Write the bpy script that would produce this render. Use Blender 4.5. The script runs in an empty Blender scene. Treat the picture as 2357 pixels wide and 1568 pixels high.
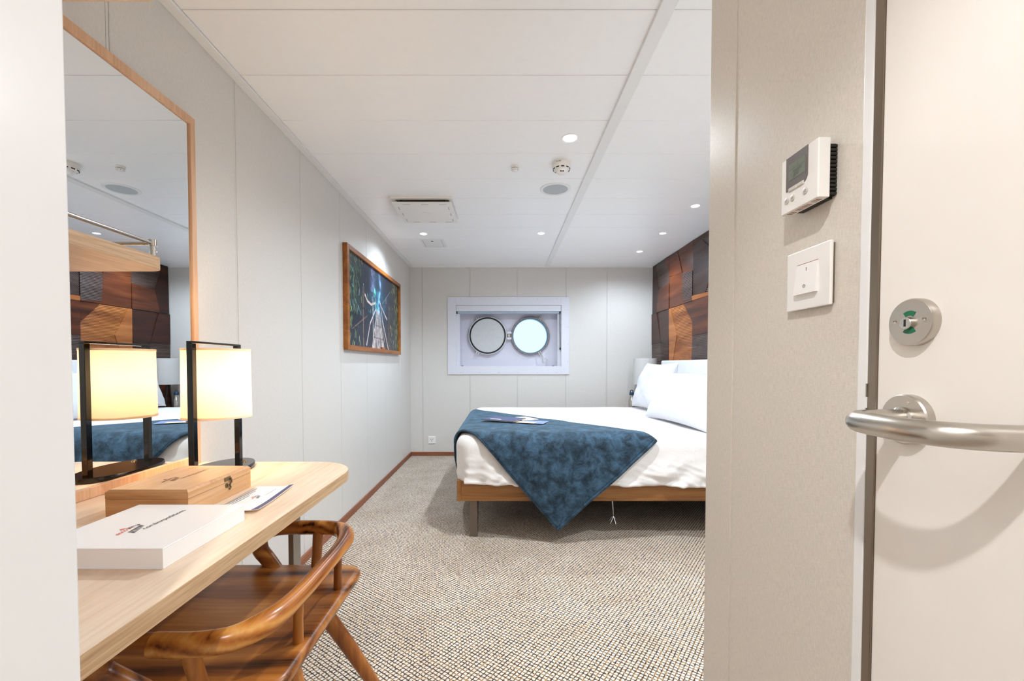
import bpy, bmesh, math, random
import numpy as np
from mathutils import Vector, Matrix, noise

random.seed(7)
S = bpy.context.scene
COL = S.collection
PI = math.pi

# ------------------------------------------------------------------ camera
W, H = 2357.0, 1568.0
FPX = 982.0                       # focal length in pixels of the 2357 wide frame
CAMZ = 1.065
PITCH = math.radians(1.52)
PPX, PPY = 1155.0, 866.0          # principal point (the frame is an off-centre crop)
cam = bpy.data.cameras.new('camera')
cam.sensor_width = 36.0
cam.lens = FPX / W * 36.0
cam.shift_x = (W / 2 - PPX) / W
cam.shift_y = (PPY - H / 2) / W
cam.clip_start = 0.02
cam.clip_end = 100
camo = bpy.data.objects.new('camera', cam)
COL.objects.link(camo)
camo.location = (0, 0, CAMZ)
camo.rotation_euler = (PI / 2 - PITCH, 0, 0)
S.camera = camo

# ------------------------------------------------------------------ world, exposure
S.view_settings.view_transform = 'Standard'
S.view_settings.look = 'None'
S.view_settings.gamma = 1.0
S.view_settings.exposure = 0.90
S.view_settings.use_curve_mapping = False
S.cycles.max_bounces = 24
S.cycles.diffuse_bounces = 16
S.cycles.glossy_bounces = 8
wd = bpy.data.worlds.new('overcast_sky')
S.world = wd
wd.use_nodes = True
wd.node_tree.nodes['Background'].inputs[0].default_value = (0.80, 0.93, 1.0, 1)
wd.node_tree.nodes['Background'].inputs[1].default_value = 0.66

# ------------------------------------------------------------------ room numbers
XL, XR = -1.066, 1.758            # left wall, headboard wall
YB = 4.975                        # window wall
ZC = 2.201                        # ceiling
XE = 0.450                        # bathroom wall (thermostat, bathroom door)
YE = 0.936                        # its far corner
XW, YW = -0.450, 0.448            # near left partition corner
YN = -1.15                        # entrance wall behind the camera


# ------------------------------------------------------------------ helpers: materials
def lin(c):
    if isinstance(c, str):
        c = tuple(int(c[i:i + 2], 16) / 255 for i in (0, 2, 4))
    return tuple(((v / 12.92) if v <= 0.04045 else ((v + 0.055) / 1.055) ** 2.4) for v in c) + (1.0,)


MATS = {}


class NT:
    def __init__(self, name):
        m = bpy.data.materials.new(name)
        m.use_nodes = True
        self.m = m
        self.t = m.node_tree
        self.b = self.t.nodes['Principled BSDF']
        MATS[name] = m

    def n(self, kind, **kw):
        nd = self.t.nodes.new(kind)
        for k, v in kw.items():
            if k in nd.inputs:
                nd.inputs[k].default_value = v
            else:
                setattr(nd, k, v)
        return nd

    def l(self, a, ai, b, bi):
        self.t.links.new(a.outputs[ai], b.inputs[bi])

    def coords(self, scale=(1, 1, 1), rot=(0, 0, 0), space='Object'):
        tc = self.n('ShaderNodeTexCoord')
        mp = self.n('ShaderNodeMapping')
        mp.inputs['Scale'].default_value = scale
        mp.inputs['Rotation'].default_value = rot
        self.l(tc, space, mp, 'Vector')
        return mp

    def ramp(self, stops):
        r = self.n('ShaderNodeValToRGB')
        e = r.color_ramp.elements
        while len(e) < len(stops):
            e.new(0.5)
        for i, (p, c) in enumerate(stops):
            e[i].position = p
            e[i].color = lin(c)
        return r

    def bump(self, node, out, strength, dist):
        b = self.n('ShaderNodeBump')
        b.inputs['Strength'].default_value = strength
        b.inputs['Distance'].default_value = dist
        self.l(node, out, b, 'Height')
        self.l(b, 'Normal', self.b, 'Normal')
        return b

    def set(self, color=None, rough=None, metal=None, spec=None, **kw):
        if color is not None:
            self.b.inputs['Base Color'].default_value = lin(color)
        if rough is not None:
            self.b.inputs['Roughness'].default_value = rough
        if metal is not None:
            self.b.inputs['Metallic'].default_value = metal
        if spec is not None:
            self.b.inputs['Specular IOR Level'].default_value = spec
        for k, v in kw.items():
            self.b.inputs[k].default_value = v
        return self


def mat_plain(name, color, rough=0.5, metal=0.0, spec=0.5, var=0.03, scale=30):
    """plain surface with a faint procedural variation of tone"""
    t = NT(name).set(color, rough, metal, spec)
    mp = t.coords((scale, scale, scale))
    nz = t.n('ShaderNodeTexNoise', Scale=1.0, Detail=3.0)
    t.l(mp, 'Vector', nz, 'Vector')
    c = lin(color)[:3]
    lo = tuple(max(0, v * (1 - var)) for v in c)
    hi = tuple(min(1, v * (1 + var)) for v in c)
    r = t.n('ShaderNodeValToRGB')
    r.color_ramp.elements[0].position = 0.3
    r.color_ramp.elements[1].position = 0.7
    r.color_ramp.elements[0].color = lo + (1,)
    r.color_ramp.elements[1].color = hi + (1,)
    t.l(nz, 'Fac', r, 'Fac')
    t.l(r, 'Color', t.b, 'Base Color')
    return t.m


def mat_wood(name, cols, grain='Y', fine=90, coarse=9, rough=0.45, streak=0.35, bumps=0.15, rings=0.0, spec=0.4):
    t = NT(name).set(None, rough, 0, spec)
    ax = {'X': 0, 'Y': 1, 'Z': 2}[grain]
    s1 = [fine] * 3
    s1[ax] = fine * 0.035
    s2 = [coarse] * 3
    s2[ax] = coarse * 0.12
    mp1, mp2 = t.coords(tuple(s1)), t.coords(tuple(s2))
    n1 = t.n('ShaderNodeTexNoise', Scale=1.0, Detail=4.0, Roughness=0.6)
    n2 = t.n('ShaderNodeTexNoise', Scale=1.0, Detail=3.0, Roughness=0.55, Distortion=0.6)
    t.l(mp1, 'Vector', n1, 'Vector')
    t.l(mp2, 'Vector', n2, 'Vector')
    mx = t.n('ShaderNodeMix', data_type='FLOAT')
    mx.inputs[0].default_value = streak
    t.l(n2, 'Fac', mx, 2)
    t.l(n1, 'Fac', mx, 3)
    src, so = mx, 0
    if rings:
        wv = t.n('ShaderNodeTexWave', wave_type='RINGS', Scale=rings, Distortion=5.0, Detail=2.0)
        wv.inputs['Detail Scale'].default_value = 0.8
        wv.rings_direction = grain
        mp3 = t.coords(tuple([1 if i != ax else 0.15 for i in range(3)]))
        t.l(mp3, 'Vector', wv, 'Vector')
        m2 = t.n('ShaderNodeMix', data_type='FLOAT')
        m2.inputs[0].default_value = 0.22
        t.l(mx, 0, m2, 2)
        t.l(wv, 'Fac', m2, 3)
        src = m2
    r = t.ramp(cols)
    t.l(src, so, r, 'Fac')
    t.l(r, 'Color', t.b, 'Base Color')
    if bumps:
        t.bump(n1, 'Fac', bumps, 0.0015)
    return t.m


def build_materials():
    # wall laminate: greige with a fine woven print
    for nm, base, dark in (('wall_laminate', 'dbd8d3', 'cecac5'), ('warm_lit_laminate', 'ddd6cb', 'cec6b9')):  # entry copy: same laminate with the warm lamp light mixed into its colour
        t = NT(nm).set(None, 0.42, 0, 0.35)
        a = t.coords((700, 700, 90))
        b = t.coords((120, 120, 1100))
        n1 = t.n('ShaderNodeTexNoise', Scale=1.0, Detail=2.0)
        n2 = t.n('ShaderNodeTexNoise', Scale=1.0, Detail=2.0)
        t.l(a, 'Vector', n1, 'Vector')
        t.l(b, 'Vector', n2, 'Vector')
        mx = t.n('ShaderNodeMix', data_type='FLOAT')
        mx.inputs[0].default_value = 0.5
        t.l(n1, 'Fac', mx, 2)
        t.l(n2, 'Fac', mx, 3)
        r = t.ramp([(0.36, dark), (0.62, base)])
        t.l(mx, 0, r, 'Fac')
        t.l(r, 'Color', t.b, 'Base Color')
        t.bump(mx, 0, 0.12, 0.0006)
    mat_plain('joint_profile', 'd6d0c7', 0.4)
    mat_plain('ceiling_white', 'f8f8f8', 0.33, 0, 0.5, 0.01)
    mat_plain('trim_white', 'ebebea', 0.35, 0, 0.5, 0.01)
    mat_plain('white_plastic', 'efece8', 0.35, 0, 0.5, 0.01)
    mat_plain('white_lacquer', 'eeeeee', 0.22, 0, 0.5, 0.008, 5)
    mat_plain('door_white', 'efeae3', 0.4, 0, 0.4, 0.01, 5)
    mat_plain('grey_mesh', 'b6bcbf', 0.6, 0, 0.3, 0.08, 900)
    mat_plain('dark_slot', '1a1714', 0.6)
    mat_plain('black_plastic', '14130f', 0.35)
    mat_plain('grey_display', '6f6966', 0.25)
    mat_plain('lcd_green', '757c70', 0.15)
    mat_plain('lcd_ink', '525a50', 0.3)
    mat_plain('button_grey', 'cbc6bc', 0.45)
    mat_plain('print_grey', '8b8680', 0.6)
    mat_plain('print_black', '4a4644', 0.6)
    mat_plain('print_coral', 'e2836f', 0.6)
    mat_plain('print_brown', '9a6a48', 0.6)
    mat_plain('paper_white', 'f6f5f4', 0.5, 0, 0.3, 0.005)
    mat_plain('paper_cream', 'ecd9bd', 0.6)
    mat_plain('card_navy', '3d3f70', 0.45)
    mat_plain('folder_navy', '39456f', 0.35)
    mat_plain('red_edge', '6a1f28', 0.5)
    mat_plain('leaflet_blue', '7f93c4', 0.4)
    mat_plain('box_white', 'f5f3f2', 0.45, 0, 0.4, 0.005)
    mat_plain('lock_green', '0d6b48', 0.35)
    mat_plain('window_white', 'd9dae2', 0.4, 0, 0.4, 0.01)
    mat_plain('recess_white', 'd6d6e2', 0.5, 0, 0.4, 0.01)
    mat_plain('deadlight_grey', 'c8cacd', 0.45)
    mat_plain('ring_grey', '807a7c', 0.45, 0.2)
    mat_plain('rubber_black', '0a0b0c', 0.6)
    mat_plain('ring_blue', '2a9ccb', 0.4)
    mat_plain('blind_grey', 'a9b6c4', 0.6)
    mat_plain('dark_glass_black', '0c0906', 0.08, 0, 0.6)
    mat_plain('leg_bronze', '6f6257', 0.45, 0.2)
    mat_plain('desk_leg_grey', '8f877c', 0.4, 0.5)
    mat_plain('headboard_white', 'e6e7ea', 0.55, 0, 0.3, 0.02)
    mat_plain('cap_blue', '173a52', 0.25)
    mat_plain('lamp_dark', '16130f', 0.4)
    mat_plain('antique_brass', '7b6a4f', 0.3, 0.9)
    mat_plain('glue_line', '5a3013', 0.5)

    for nm, col, rough in (('steel_brushed', 'c4beb5', 0.28), ('steel_strip', '93877a', 0.3), ('steel_polished', 'c9c4bd', 0.16), ('chrome', 'd5d6d8', 0.1)):  # strip steel darkened: the dark surroundings it mirrors are put into its colour
        t = NT(nm).set(col, rough, 1.0)
        mp = t.coords((60, 900, 900))
        nz = t.n('ShaderNodeTexNoise', Scale=1.0, Detail=2.0)
        t.l(mp, 'Vector', nz, 'Vector')
        mr = t.n('ShaderNodeMapRange')
        mr.inputs['To Min'].default_value = rough * 0.95
        mr.inputs['To Max'].default_value = rough * 1.06
        t.l(nz, 'Fac', mr, 'Value')
        t.l(mr, 0, t.b, 'Roughness')
    # mirror
    NT('mirror_silver').set('e4e8ea', 0.0, 1.0)
    # window glass
    t = NT('porthole_glass').set('eef7ff', 0.0, 0.0)
    t.b.inputs['Transmission Weight'].default_value = 1.0
    t.b.inputs['IOR'].default_value = 1.01

    OAK = [(0.3, 'b98a60'), (0.5, 'd9b38c'), (0.68, 'e6c8a6')]
    mat_wood('oak_light', [(0.28, 'cdae90'), (0.48, 'e2c8ac'), (0.7, 'eedcc6')], 'Y', 150, 14, 0.38, 0.45)
    mat_wood('oak_edge', [(0.3, 'a5825f'), (0.5, 'c4a17c'), (0.68, 'd8bb98')], 'Y', 260, 30, 0.45, 0.7)
    mat_wood('oak_light_x', [(0.28, 'c49f7c'), (0.48, 'dcbd9c'), (0.7, 'ead2b6')], 'X', 150, 14, 0.42, 0.45)
    mat_wood('mirror_frame_oak', [(0.28, 'b58a68'), (0.5, 'd0a684'), (0.7, 'dfbc9c')], 'Z', 120, 10, 0.45, 0.5)
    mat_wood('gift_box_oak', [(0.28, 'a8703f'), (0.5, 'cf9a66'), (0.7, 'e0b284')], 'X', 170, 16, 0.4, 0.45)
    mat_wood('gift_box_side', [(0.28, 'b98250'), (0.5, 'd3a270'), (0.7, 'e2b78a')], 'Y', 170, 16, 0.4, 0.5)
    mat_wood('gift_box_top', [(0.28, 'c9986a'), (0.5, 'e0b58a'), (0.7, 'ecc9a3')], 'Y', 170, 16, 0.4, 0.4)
    mat_wood('teak_x', [(0.33, '2a1206'), (0.42, '7d461b'), (0.58, 'a8692d'), (0.74, 'c88f4c')], 'X', 110, 13, 0.3, 0.3, 0.05, 9)
    mat_wood('teak_y', [(0.31, '2e1406'), (0.39, '94541f'), (0.55, 'c07c36'), (0.72, 'dba55e')], 'Y', 110, 11, 0.26, 0.3, 0.05, 14)
    mat_wood('teak_z', [(0.26, '4a2208'), (0.42, '8f5220'), (0.6, 'b57534'), (0.75, 'cc9450')], 'Z', 110, 13, 0.3, 0.3, 0.05)
    mat_wood('bed_oak', [(0.3, '6e4520'), (0.5, '97673a'), (0.7, 'ad7c4b')], 'X', 130, 12, 0.5, 0.5)
    mat_wood('bed_oak_y', [(0.3, '7c4f26'), (0.5, 'a06d3c'), (0.7, 'b98550')], 'Y', 130, 12, 0.5, 0.5)
    mat_wood('skirting_wood', [(0.3, '6b3d26'), (0.5, '8a5338'), (0.7, 'a2694b')], 'Y', 130, 12, 0.5, 0.5)
    mat_wood('skirting_wood_x', [(0.3, '6b3d26'), (0.5, '8a5338'), (0.7, 'a2694b')], 'X', 130, 12, 0.5, 0.5)
    mat_wood('frame_teak', [(0.3, '5a2a0c'), (0.5, '94551f'), (0.7, 'b8752f')], 'Y', 130, 12, 0.35, 0.4)

    # cladding: dark rosewood, smooth and combed; grain is horizontal (Y)
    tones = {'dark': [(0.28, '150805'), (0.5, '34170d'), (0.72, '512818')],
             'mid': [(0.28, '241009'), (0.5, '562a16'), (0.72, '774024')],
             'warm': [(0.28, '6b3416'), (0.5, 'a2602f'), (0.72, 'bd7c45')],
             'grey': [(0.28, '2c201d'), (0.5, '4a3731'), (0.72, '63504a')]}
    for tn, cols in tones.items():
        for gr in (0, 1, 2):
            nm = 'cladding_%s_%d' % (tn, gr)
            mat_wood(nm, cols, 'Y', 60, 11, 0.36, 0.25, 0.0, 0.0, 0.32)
            m = MATS[nm]
            if gr:
                tr = m.node_tree
                tc = tr.nodes.new('ShaderNodeTexCoord')
                mp = tr.nodes.new('ShaderNodeMapping')
                mp.inputs['Rotation'].default_value = (0.0 if gr == 1 else 0.75, 0, 0)
                wv = tr.nodes.new('ShaderNodeTexWave')
                wv.wave_type = 'BANDS'
                wv.bands_direction = 'Z'
                wv.inputs['Scale'].default_value = 22.0
                bp = tr.nodes.new('ShaderNodeBump')
                bp.inputs['Strength'].default_value = 0.9
                bp.inputs['Distance'].default_value = 0.005
                L = tr.links.new
                L(tc.outputs['Object'], mp.inputs['Vector'])
                L(mp.outputs['Vector'], wv.inputs['Vector'])
                L(wv.outputs['Fac'], bp.inputs['Height'])
                L(bp.outputs['Normal'], tr.nodes['Principled BSDF'].inputs['Normal'])

    # cotton
    for nm, col in (('cotton_white', 'e9e6e4'), ('pillow_white', 'dcdde2')):
        t = NT(nm).set(col, 0.85, 0, 0.15)
        t.b.inputs['Sheen Weight'].default_value = 0.1
        mp = t.coords((9, 9, 9))
        nz = t.n('ShaderNodeTexNoise', Scale=1.0, Detail=5.0, Distortion=1.2)
        t.l(mp, 'Vector', nz, 'Vector')
        t.bump(nz, 'Fac', 0.25, 0.02)
    # blue velvet
    t = NT('velvet_blue').set('2a4e66', 0.75, 0, 0.25)
    t.b.inputs['Sheen Weight'].default_value = 0.35
    t.b.inputs['Sheen Tint'].default_value = lin('9cc4dc')
    a = t.coords((16, 16, 16))
    b = t.coords((300, 300, 300))
    n1 = t.n('ShaderNodeTexNoise', Scale=1.0, Detail=7.0, Roughness=0.68, Distortion=0.4)
    n2 = t.n('ShaderNodeTexNoise', Scale=1.0, Detail=2.0)
    t.l(a, 'Vector', n1, 'Vector')
    t.l(b, 'Vector', n2, 'Vector')
    r = t.ramp([(0.36, '101821'), (0.49, '283c4c'), (0.64, '44627a')])
    mx = t.n('ShaderNodeMix', data_type='FLOAT')
    mx.inputs[0].default_value = 0.22
    t.l(n1, 'Fac', mx, 2)
    t.l(n2, 'Fac', mx, 3)
    t.l(mx, 0, r, 'Fac')
    t.l(r, 'Color', t.b, 'Base Color')
    t.bump(n2, 'Fac', 0.3, 0.003)
    # lamp shades: thin cloth, lets light through
    for nm, col, trans in (('shade_cream', 'fbeed8', 0.20), ('shade_white', 'e9e8e6', 0.3)):
        m = bpy.data.materials.new(nm)
        m.use_nodes = True
        tr = m.node_tree
        for nd in list(tr.nodes):
            tr.nodes.remove(nd)
        o = tr.nodes.new('ShaderNodeOutputMaterial')
        mx = tr.nodes.new('ShaderNodeMixShader')
        mx.inputs[0].default_value = trans
        d = tr.nodes.new('ShaderNodeBsdfDiffuse')
        q = tr.nodes.new('ShaderNodeBsdfTranslucent')
        tc = tr.nodes.new('ShaderNodeTexCoord')
        mp = tr.nodes.new('ShaderNodeMapping')
        mp.inputs['Scale'].default_value = (500, 500, 120)
        nz = tr.nodes.new('ShaderNodeTexNoise')
        nz.inputs['Scale'].default_value = 1.0
        cr = tr.nodes.new('ShaderNodeValToRGB')
        c = lin(col)
        cr.color_ramp.elements[0].color = tuple(v * 0.95 for v in c[:3]) + (1,)
        cr.color_ramp.elements[1].color = c
        L = tr.links.new
        L(tc.outputs['Object'], mp.inputs['Vector'])
        L(mp.outputs['Vector'], nz.inputs['Vector'])
        L(nz.outputs['Fac'], cr.inputs['Fac'])
        L(cr.outputs['Color'], d.inputs['Color'])
        L(cr.outputs['Color'], q.inputs['Color'])
        L(d.outputs[0], mx.inputs[1])
        L(q.outputs[0], mx.inputs[2])
        L(mx.outputs[0], o.inputs['Surface'])
        MATS[nm] = m
    # emitters
    for nm, col, st in (('downlight_lens', (1.0, 0.98, 0.95), 14.0), ('downlight_dim', (0.95, 0.97, 1.0), 2.2), ('bulb', (1.0, 0.72, 0.42), 8.0)):
        t = NT(nm)
        t.b.inputs['Emission Color'].default_value = col + (1,)
        t.b.inputs['Emission Strength'].default_value = st
        t.b.inputs['Base Color'].default_value = (0.8, 0.8, 0.8, 1)
    # carpet: woven lattice of cream tufts between dark and honey threads
    t = NT('carpet').set(None, 0.95, 0, 0.1)
    mp = t.coords((1, 1, 1), (0, 0, math.radians(36)))
    wob = t.n('ShaderNodeTexNoise', Scale=95.0, Detail=2.0)
    t.l(mp, 'Vector', wob, 'Vector')
    sub = t.n('ShaderNodeVectorMath', operation='SUBTRACT')
    sub.inputs[1].default_value = (0.5, 0.5, 0.5)
    t.l(wob, 'Color', sub, 0)
    scl = t.n('ShaderNodeVectorMath', operation='SCALE')
    scl.inputs['Scale'].default_value = 0.008
    t.l(sub, 0, scl, 0)
    add = t.n('ShaderNodeVectorMath', operation='ADD')
    t.l(mp, 'Vector', add, 0)
    t.l(scl, 0, add, 1)
    sx = t.n('ShaderNodeSeparateXYZ')
    t.l(add, 0, sx, 0)

    def line(out, pitch, width):
        a = t.n('ShaderNodeMath', operation='DIVIDE')
        t.l(sx, out, a, 0)
        a.inputs[1].default_value = pitch
        p = t.n('ShaderNodeMath', operation='PINGPONG')
        t.l(a, 0, p, 0)
        p.inputs[1].default_value = 0.5
        r = t.n('ShaderNodeMapRange', interpolation_type='SMOOTHSTEP')
        r.inputs['From Min'].default_value = width * 0.4
        r.inputs['From Max'].default_value = width
        r.inputs['To Min'].default_value = 1.0
        r.inputs['To Max'].default_value = 0.0
        t.l(p, 0, r, 'Value')
        return r
    la, lb = line('X', 0.0145, 0.20), line('Y', 0.0145, 0.20)
    sw = t.n('ShaderNodeTexNoise', Scale=75.0, Detail=1.0)
    t.l(mp, 'Vector', sw, 'Vector')
    thread = t.ramp([(0.44, '4b3f38'), (0.56, 'a5855c')])
    t.l(sw, 'Fac', thread, 'Fac')
    thread2 = t.ramp([(0.50, '4b3f38'), (0.62, 'a5855c')])
    t.l(sw, 'Fac', thread2, 'Fac')
    pat = t.n('ShaderNodeTexNoise', Scale=5.0, Detail=3.0)
    t.l(mp, 'Vector', pat, 'Vector')
    pr = t.ramp([(0.3, 'd3c6b8'), (0.7, 'e5dbcf')])
    t.l(pat, 'Fac', pr, 'Fac')
    m1 = t.n('ShaderNodeMix', data_type='RGBA')
    t.l(la, 0, m1, 0)
    t.l(pr, 'Color', m1, 6)
    t.l(thread, 'Color', m1, 7)
    m2 = t.n('ShaderNodeMix', data_type='RGBA')
    t.l(lb, 0, m2, 0)
    t.l(m1, 2, m2, 6)
    t.l(thread2, 'Color', m2, 7)
    t.l(m2, 2, t.b, 'Base Color')
    mxx = t.n('ShaderNodeMath', operation='MAXIMUM')
    t.l(la, 0, mxx, 0)
    t.l(lb, 0, mxx, 1)
    inv = t.n('ShaderNodeMath', operation='SUBTRACT')
    inv.inputs[0].default_value = 1.0
    t.l(mxx, 0, inv, 1)
    t.bump(inv, 0, 0.6, 0.004)
    # printed photograph (vertex colours)
    t = NT('art_print').set(None, 0.25, 0, 0.3)
    at = t.n('ShaderNodeAttribute', attribute_name='print')
    t.l(at, 'Color', t.b, 'Base Color')


build_materials()


# ------------------------------------------------------------------ helpers: objects
def tag(o, label=None, cat=None, group=None, kind=None):
    if label: o['label'] = label
    if cat: o['category'] = cat
    if group: o['group'] = group
    if kind: o['kind'] = kind
    return o


def thing(name, loc, label=None, cat=None, group=None, kind=None):
    o = bpy.data.objects.new(name, None)
    COL.objects.link(o)
    o.empty_display_size = 0.05
    o.location = loc
    o['_w'] = list(loc)
    return tag(o, label, cat, group, kind)


def wloc(o):
    return Vector(o['_w']) if o is not None else Vector((0, 0, 0))


def obj(name, bm, mat, parent=None, smooth=None, origin=None, label=None, cat=None, group=None, kind=None):
    """bm holds world coordinates; the object's origin sits on its parent's origin"""
    base = Vector(origin) if origin is not None else wloc(parent)
    if isinstance(bm, bpy.types.Mesh):
        me = bm
        me.transform(Matrix.Translation(-base))
    else:
        bmesh.ops.translate(bm, verts=bm.verts, vec=-base)
        me = bpy.data.meshes.new(name)
        bm.normal_update()
        bm.to_mesh(me)
        bm.free()
    if smooth is not None:
        for p in me.polygons:
            p.use_smooth = True
        me.set_sharp_from_angle(angle=math.radians(smooth))
    if mat:
        me.materials.append(MATS[mat])
    o = bpy.data.objects.new(name, me)
    COL.objects.link(o)
    o['_w'] = list(base)
    if parent is not None:
        o.parent = parent
        o.location = base - wloc(parent)
    else:
        o.location = base
    return tag(o, label, cat, group, kind)


def BM():
    return bmesh.new()


def box(bm, x0, x1, y0, y1, z0, z1, bev=0.0, seg=2):
    r = bmesh.ops.create_cube(bm, size=1.0)
    vs = r['verts']
    for v in vs:
        v.co = Vector((x0 + (v.co.x + 0.5) * (x1 - x0), y0 + (v.co.y + 0.5) * (y1 - y0), z0 + (v.co.z + 0.5) * (z1 - z0)))
    if bev > 0:
        es = {e for v in vs for e in v.link_edges}
        bmesh.ops.bevel(bm, geom=list(es), offset=bev, segments=seg, profile=0.5, affect='EDGES')
    return bm


def B(*a, **k):
    return box(BM(), *a, **k)


def tube(bm, pts, r, seg=12, cap=True, flat=None):
    pts = [Vector(p) for p in pts]
    n = len(pts)
    rs = r if isinstance(r, (list, tuple)) else [r] * n
    t0 = (pts[1] - pts[0]).normalized()
    up = Vector((0, 0, 1)) if abs(t0.z) < 0.9 else Vector((1, 0, 0))
    nrm = (up - t0 * up.dot(t0)).normalized()
    rings = []
    prev = t0
    for i, p in enumerate(pts):
        t = ((pts[min(i + 1, n - 1)] - pts[max(i - 1, 0)])).normalized()
        q = prev.rotation_difference(t)
        nrm = (q @ nrm)
        nrm = (nrm - t * nrm.dot(t)).normalized()
        prev = t
        bn = t.cross(nrm)
        fy = flat[i] if flat else 1.0
        rings.append([bm.verts.new(p + nrm * (rs[i] * fy * math.cos(a)) + bn * (rs[i] * math.sin(a)))
                      for a in (2 * PI * k / seg for k in range(seg))])
    for i in range(n - 1):
        for k in range(seg):
            bm.faces.new((rings[i][k], rings[i][(k + 1) % seg], rings[i + 1][(k + 1) % seg], rings[i + 1][k]))
    if cap:
        bm.faces.new(list(reversed(rings[0])))
        bm.faces.new(rings[-1])
    return bm


def spline(pts, per=8):
    P = [Vector(p) for p in pts]
    P = [P[0] * 2 - P[1]] + P + [P[-1] * 2 - P[-2]]
    out = []
    for i in range(1, len(P) - 2):
        for k in range(per):
            t = k / per
            a, b, c, d = P[i - 1], P[i], P[i + 1], P[i + 2]
            out.append(0.5 * ((2 * b) + (c - a) * t + (2 * a - 5 * b + 4 * c - d) * t * t + (3 * b - a - 3 * c + d) * t ** 3))
    out.append(P[-2])
    return out


def lathe(bm, c, prof, axis='Z', seg=32, sx=1.0, sy=1.0, cap=True):
    """prof = [(radius, height)]; height runs along axis from c"""
    c = Vector(c)
    A = {'Z': (Vector((1, 0, 0)), Vector((0, 1, 0)), Vector((0, 0, 1))),
         'X': (Vector((0, 1, 0)), Vector((0, 0, 1)), Vector((1, 0, 0))),
         'Y': (Vector((1, 0, 0)), Vector((0, 0, 1)), Vector((0, 1, 0)))}[axis]
    rings = []
    for r, h in prof:
        rings.append([bm.verts.new(c + A[0] * (r * sx * math.cos(2 * PI * k / seg)) + A[1] * (r * sy * math.sin(2 * PI * k / seg)) + A[2] * h)
                      for k in range(seg)])
    for i in range(len(rings) - 1):
        for k in range(seg):
            bm.faces.new((rings[i][k], rings[i][(k + 1) % seg], rings[i + 1][(k + 1) % seg], rings[i + 1][k]))
    if cap:
        if prof[0][0] > 1e-6:
            bm.faces.new(list(reversed(rings[0])))
        if prof[-1][0] > 1e-6:
            bm.faces.new(rings[-1])
    bmesh.ops.remove_doubles(bm, verts=bm.verts, dist=1e-6)
    bmesh.ops.recalc_face_normals(bm, faces=bm.faces)
    return bm


def ringmesh(bm, c, r0, r1, h0, h1, axis='Z', seg=48):
    """flat ring r0..r1 with thickness h0..h1 along axis"""
    return lathe(bm, c, [(r0, h0), (r1, h0), (r1, h1), (r0, h1), (r0, h0)], axis, seg, cap=False)


def prism(bm, poly, z0, z1, axis='Z'):
    """extrude polygon (list of 2D) along axis between z0 and z1"""
    def P(a, b, h):
        return {'Z': (a, b, h), 'X': (h, a, b), 'Y': (a, h, b)}[axis]
    lo = [bm.verts.new(P(a, b, z0)) for a, b in poly]
    hi = [bm.verts.new(P(a, b, z1)) for a, b in poly]
    n = len(poly)
    for i in range(n):
        bm.faces.new((lo[i], lo[(i + 1) % n], hi[(i + 1) % n], hi[i]))
    bm.faces.new(list(reversed(lo)))
    bm.faces.new(hi)
    bmesh.ops.recalc_face_normals(bm, faces=bm.faces)
    return bm


def rrect(x0, x1, y0, y1, rads, seg=8):
    """rounded rectangle, rads for corners (x1y0, x1y1, x0y1, x0y0), counter clockwise"""
    out = []
    for (cx, cy, sx, sy, a0, r) in ((x1, y0, -1, 1, -PI / 2, rads[0]), (x1, y1, -1, -1, 0, rads[1]),
                                    (x0, y1, 1, -1, PI / 2, rads[2]), (x0, y0, 1, 1, PI, rads[3])):
        if r <= 0:
            out.append((cx, cy))
        else:
            for k in range(seg + 1):
                a = a0 + PI / 2 * k / seg
                out.append((cx + sx * r + r * math.cos(a), cy + sy * r + r * math.sin(a)))
    return out


def bevel_sharp(bm, off, seg=2, ang=50):
    es = [e for e in bm.edges if len(e.link_faces) == 2 and e.calc_face_angle(0) > math.radians(ang)]
    bmesh.ops.bevel(bm, geom=es, offset=off, segments=seg, profile=0.5, affect='EDGES')
    return bm


def text_mesh(body, size, origin, xdir, ydir, lift=0.0004, align='LEFT', extr=0.0):
    cu = bpy.data.curves.new('txt', 'FONT')
    cu.body = body
    cu.size = size
    cu.align_x = align
    cu.extrude = extr
    cu.resolution_u = 3
    o = bpy.data.objects.new('txt', cu)
    COL.objects.link(o)
    dg = bpy.context.evaluated_depsgraph_get()
    me = bpy.data.meshes.new_from_object(o.evaluated_get(dg))
    bpy.data.objects.remove(o)
    bpy.data.curves.remove(cu)
    x = Vector(xdir).normalized()
    y = Vector(ydir).normalized()
    z = x.cross(y)
    M = Matrix((x, y, z)).transposed().to_4x4()
    M.translation = Vector(origin) + z * lift
    me.transform(M)
    return me


def flat_poly(bm, pts3):
    bm.faces.new([bm.verts.new(p) for p in pts3])
    return bm


def dup(root, delta, label=None, group=None):
    r = root.copy()
    COL.objects.link(r)
    r.location = root.location + Vector(delta)
    if label: r['label'] = label
    if group: r['group'] = group
    for ch in list(root.children):
        c = ch.copy()
        COL.objects.link(c)
        c.parent = r
        for g in list(ch.children):
            d = g.copy()
            COL.objects.link(d)
            d.parent = c
    return r


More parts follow.
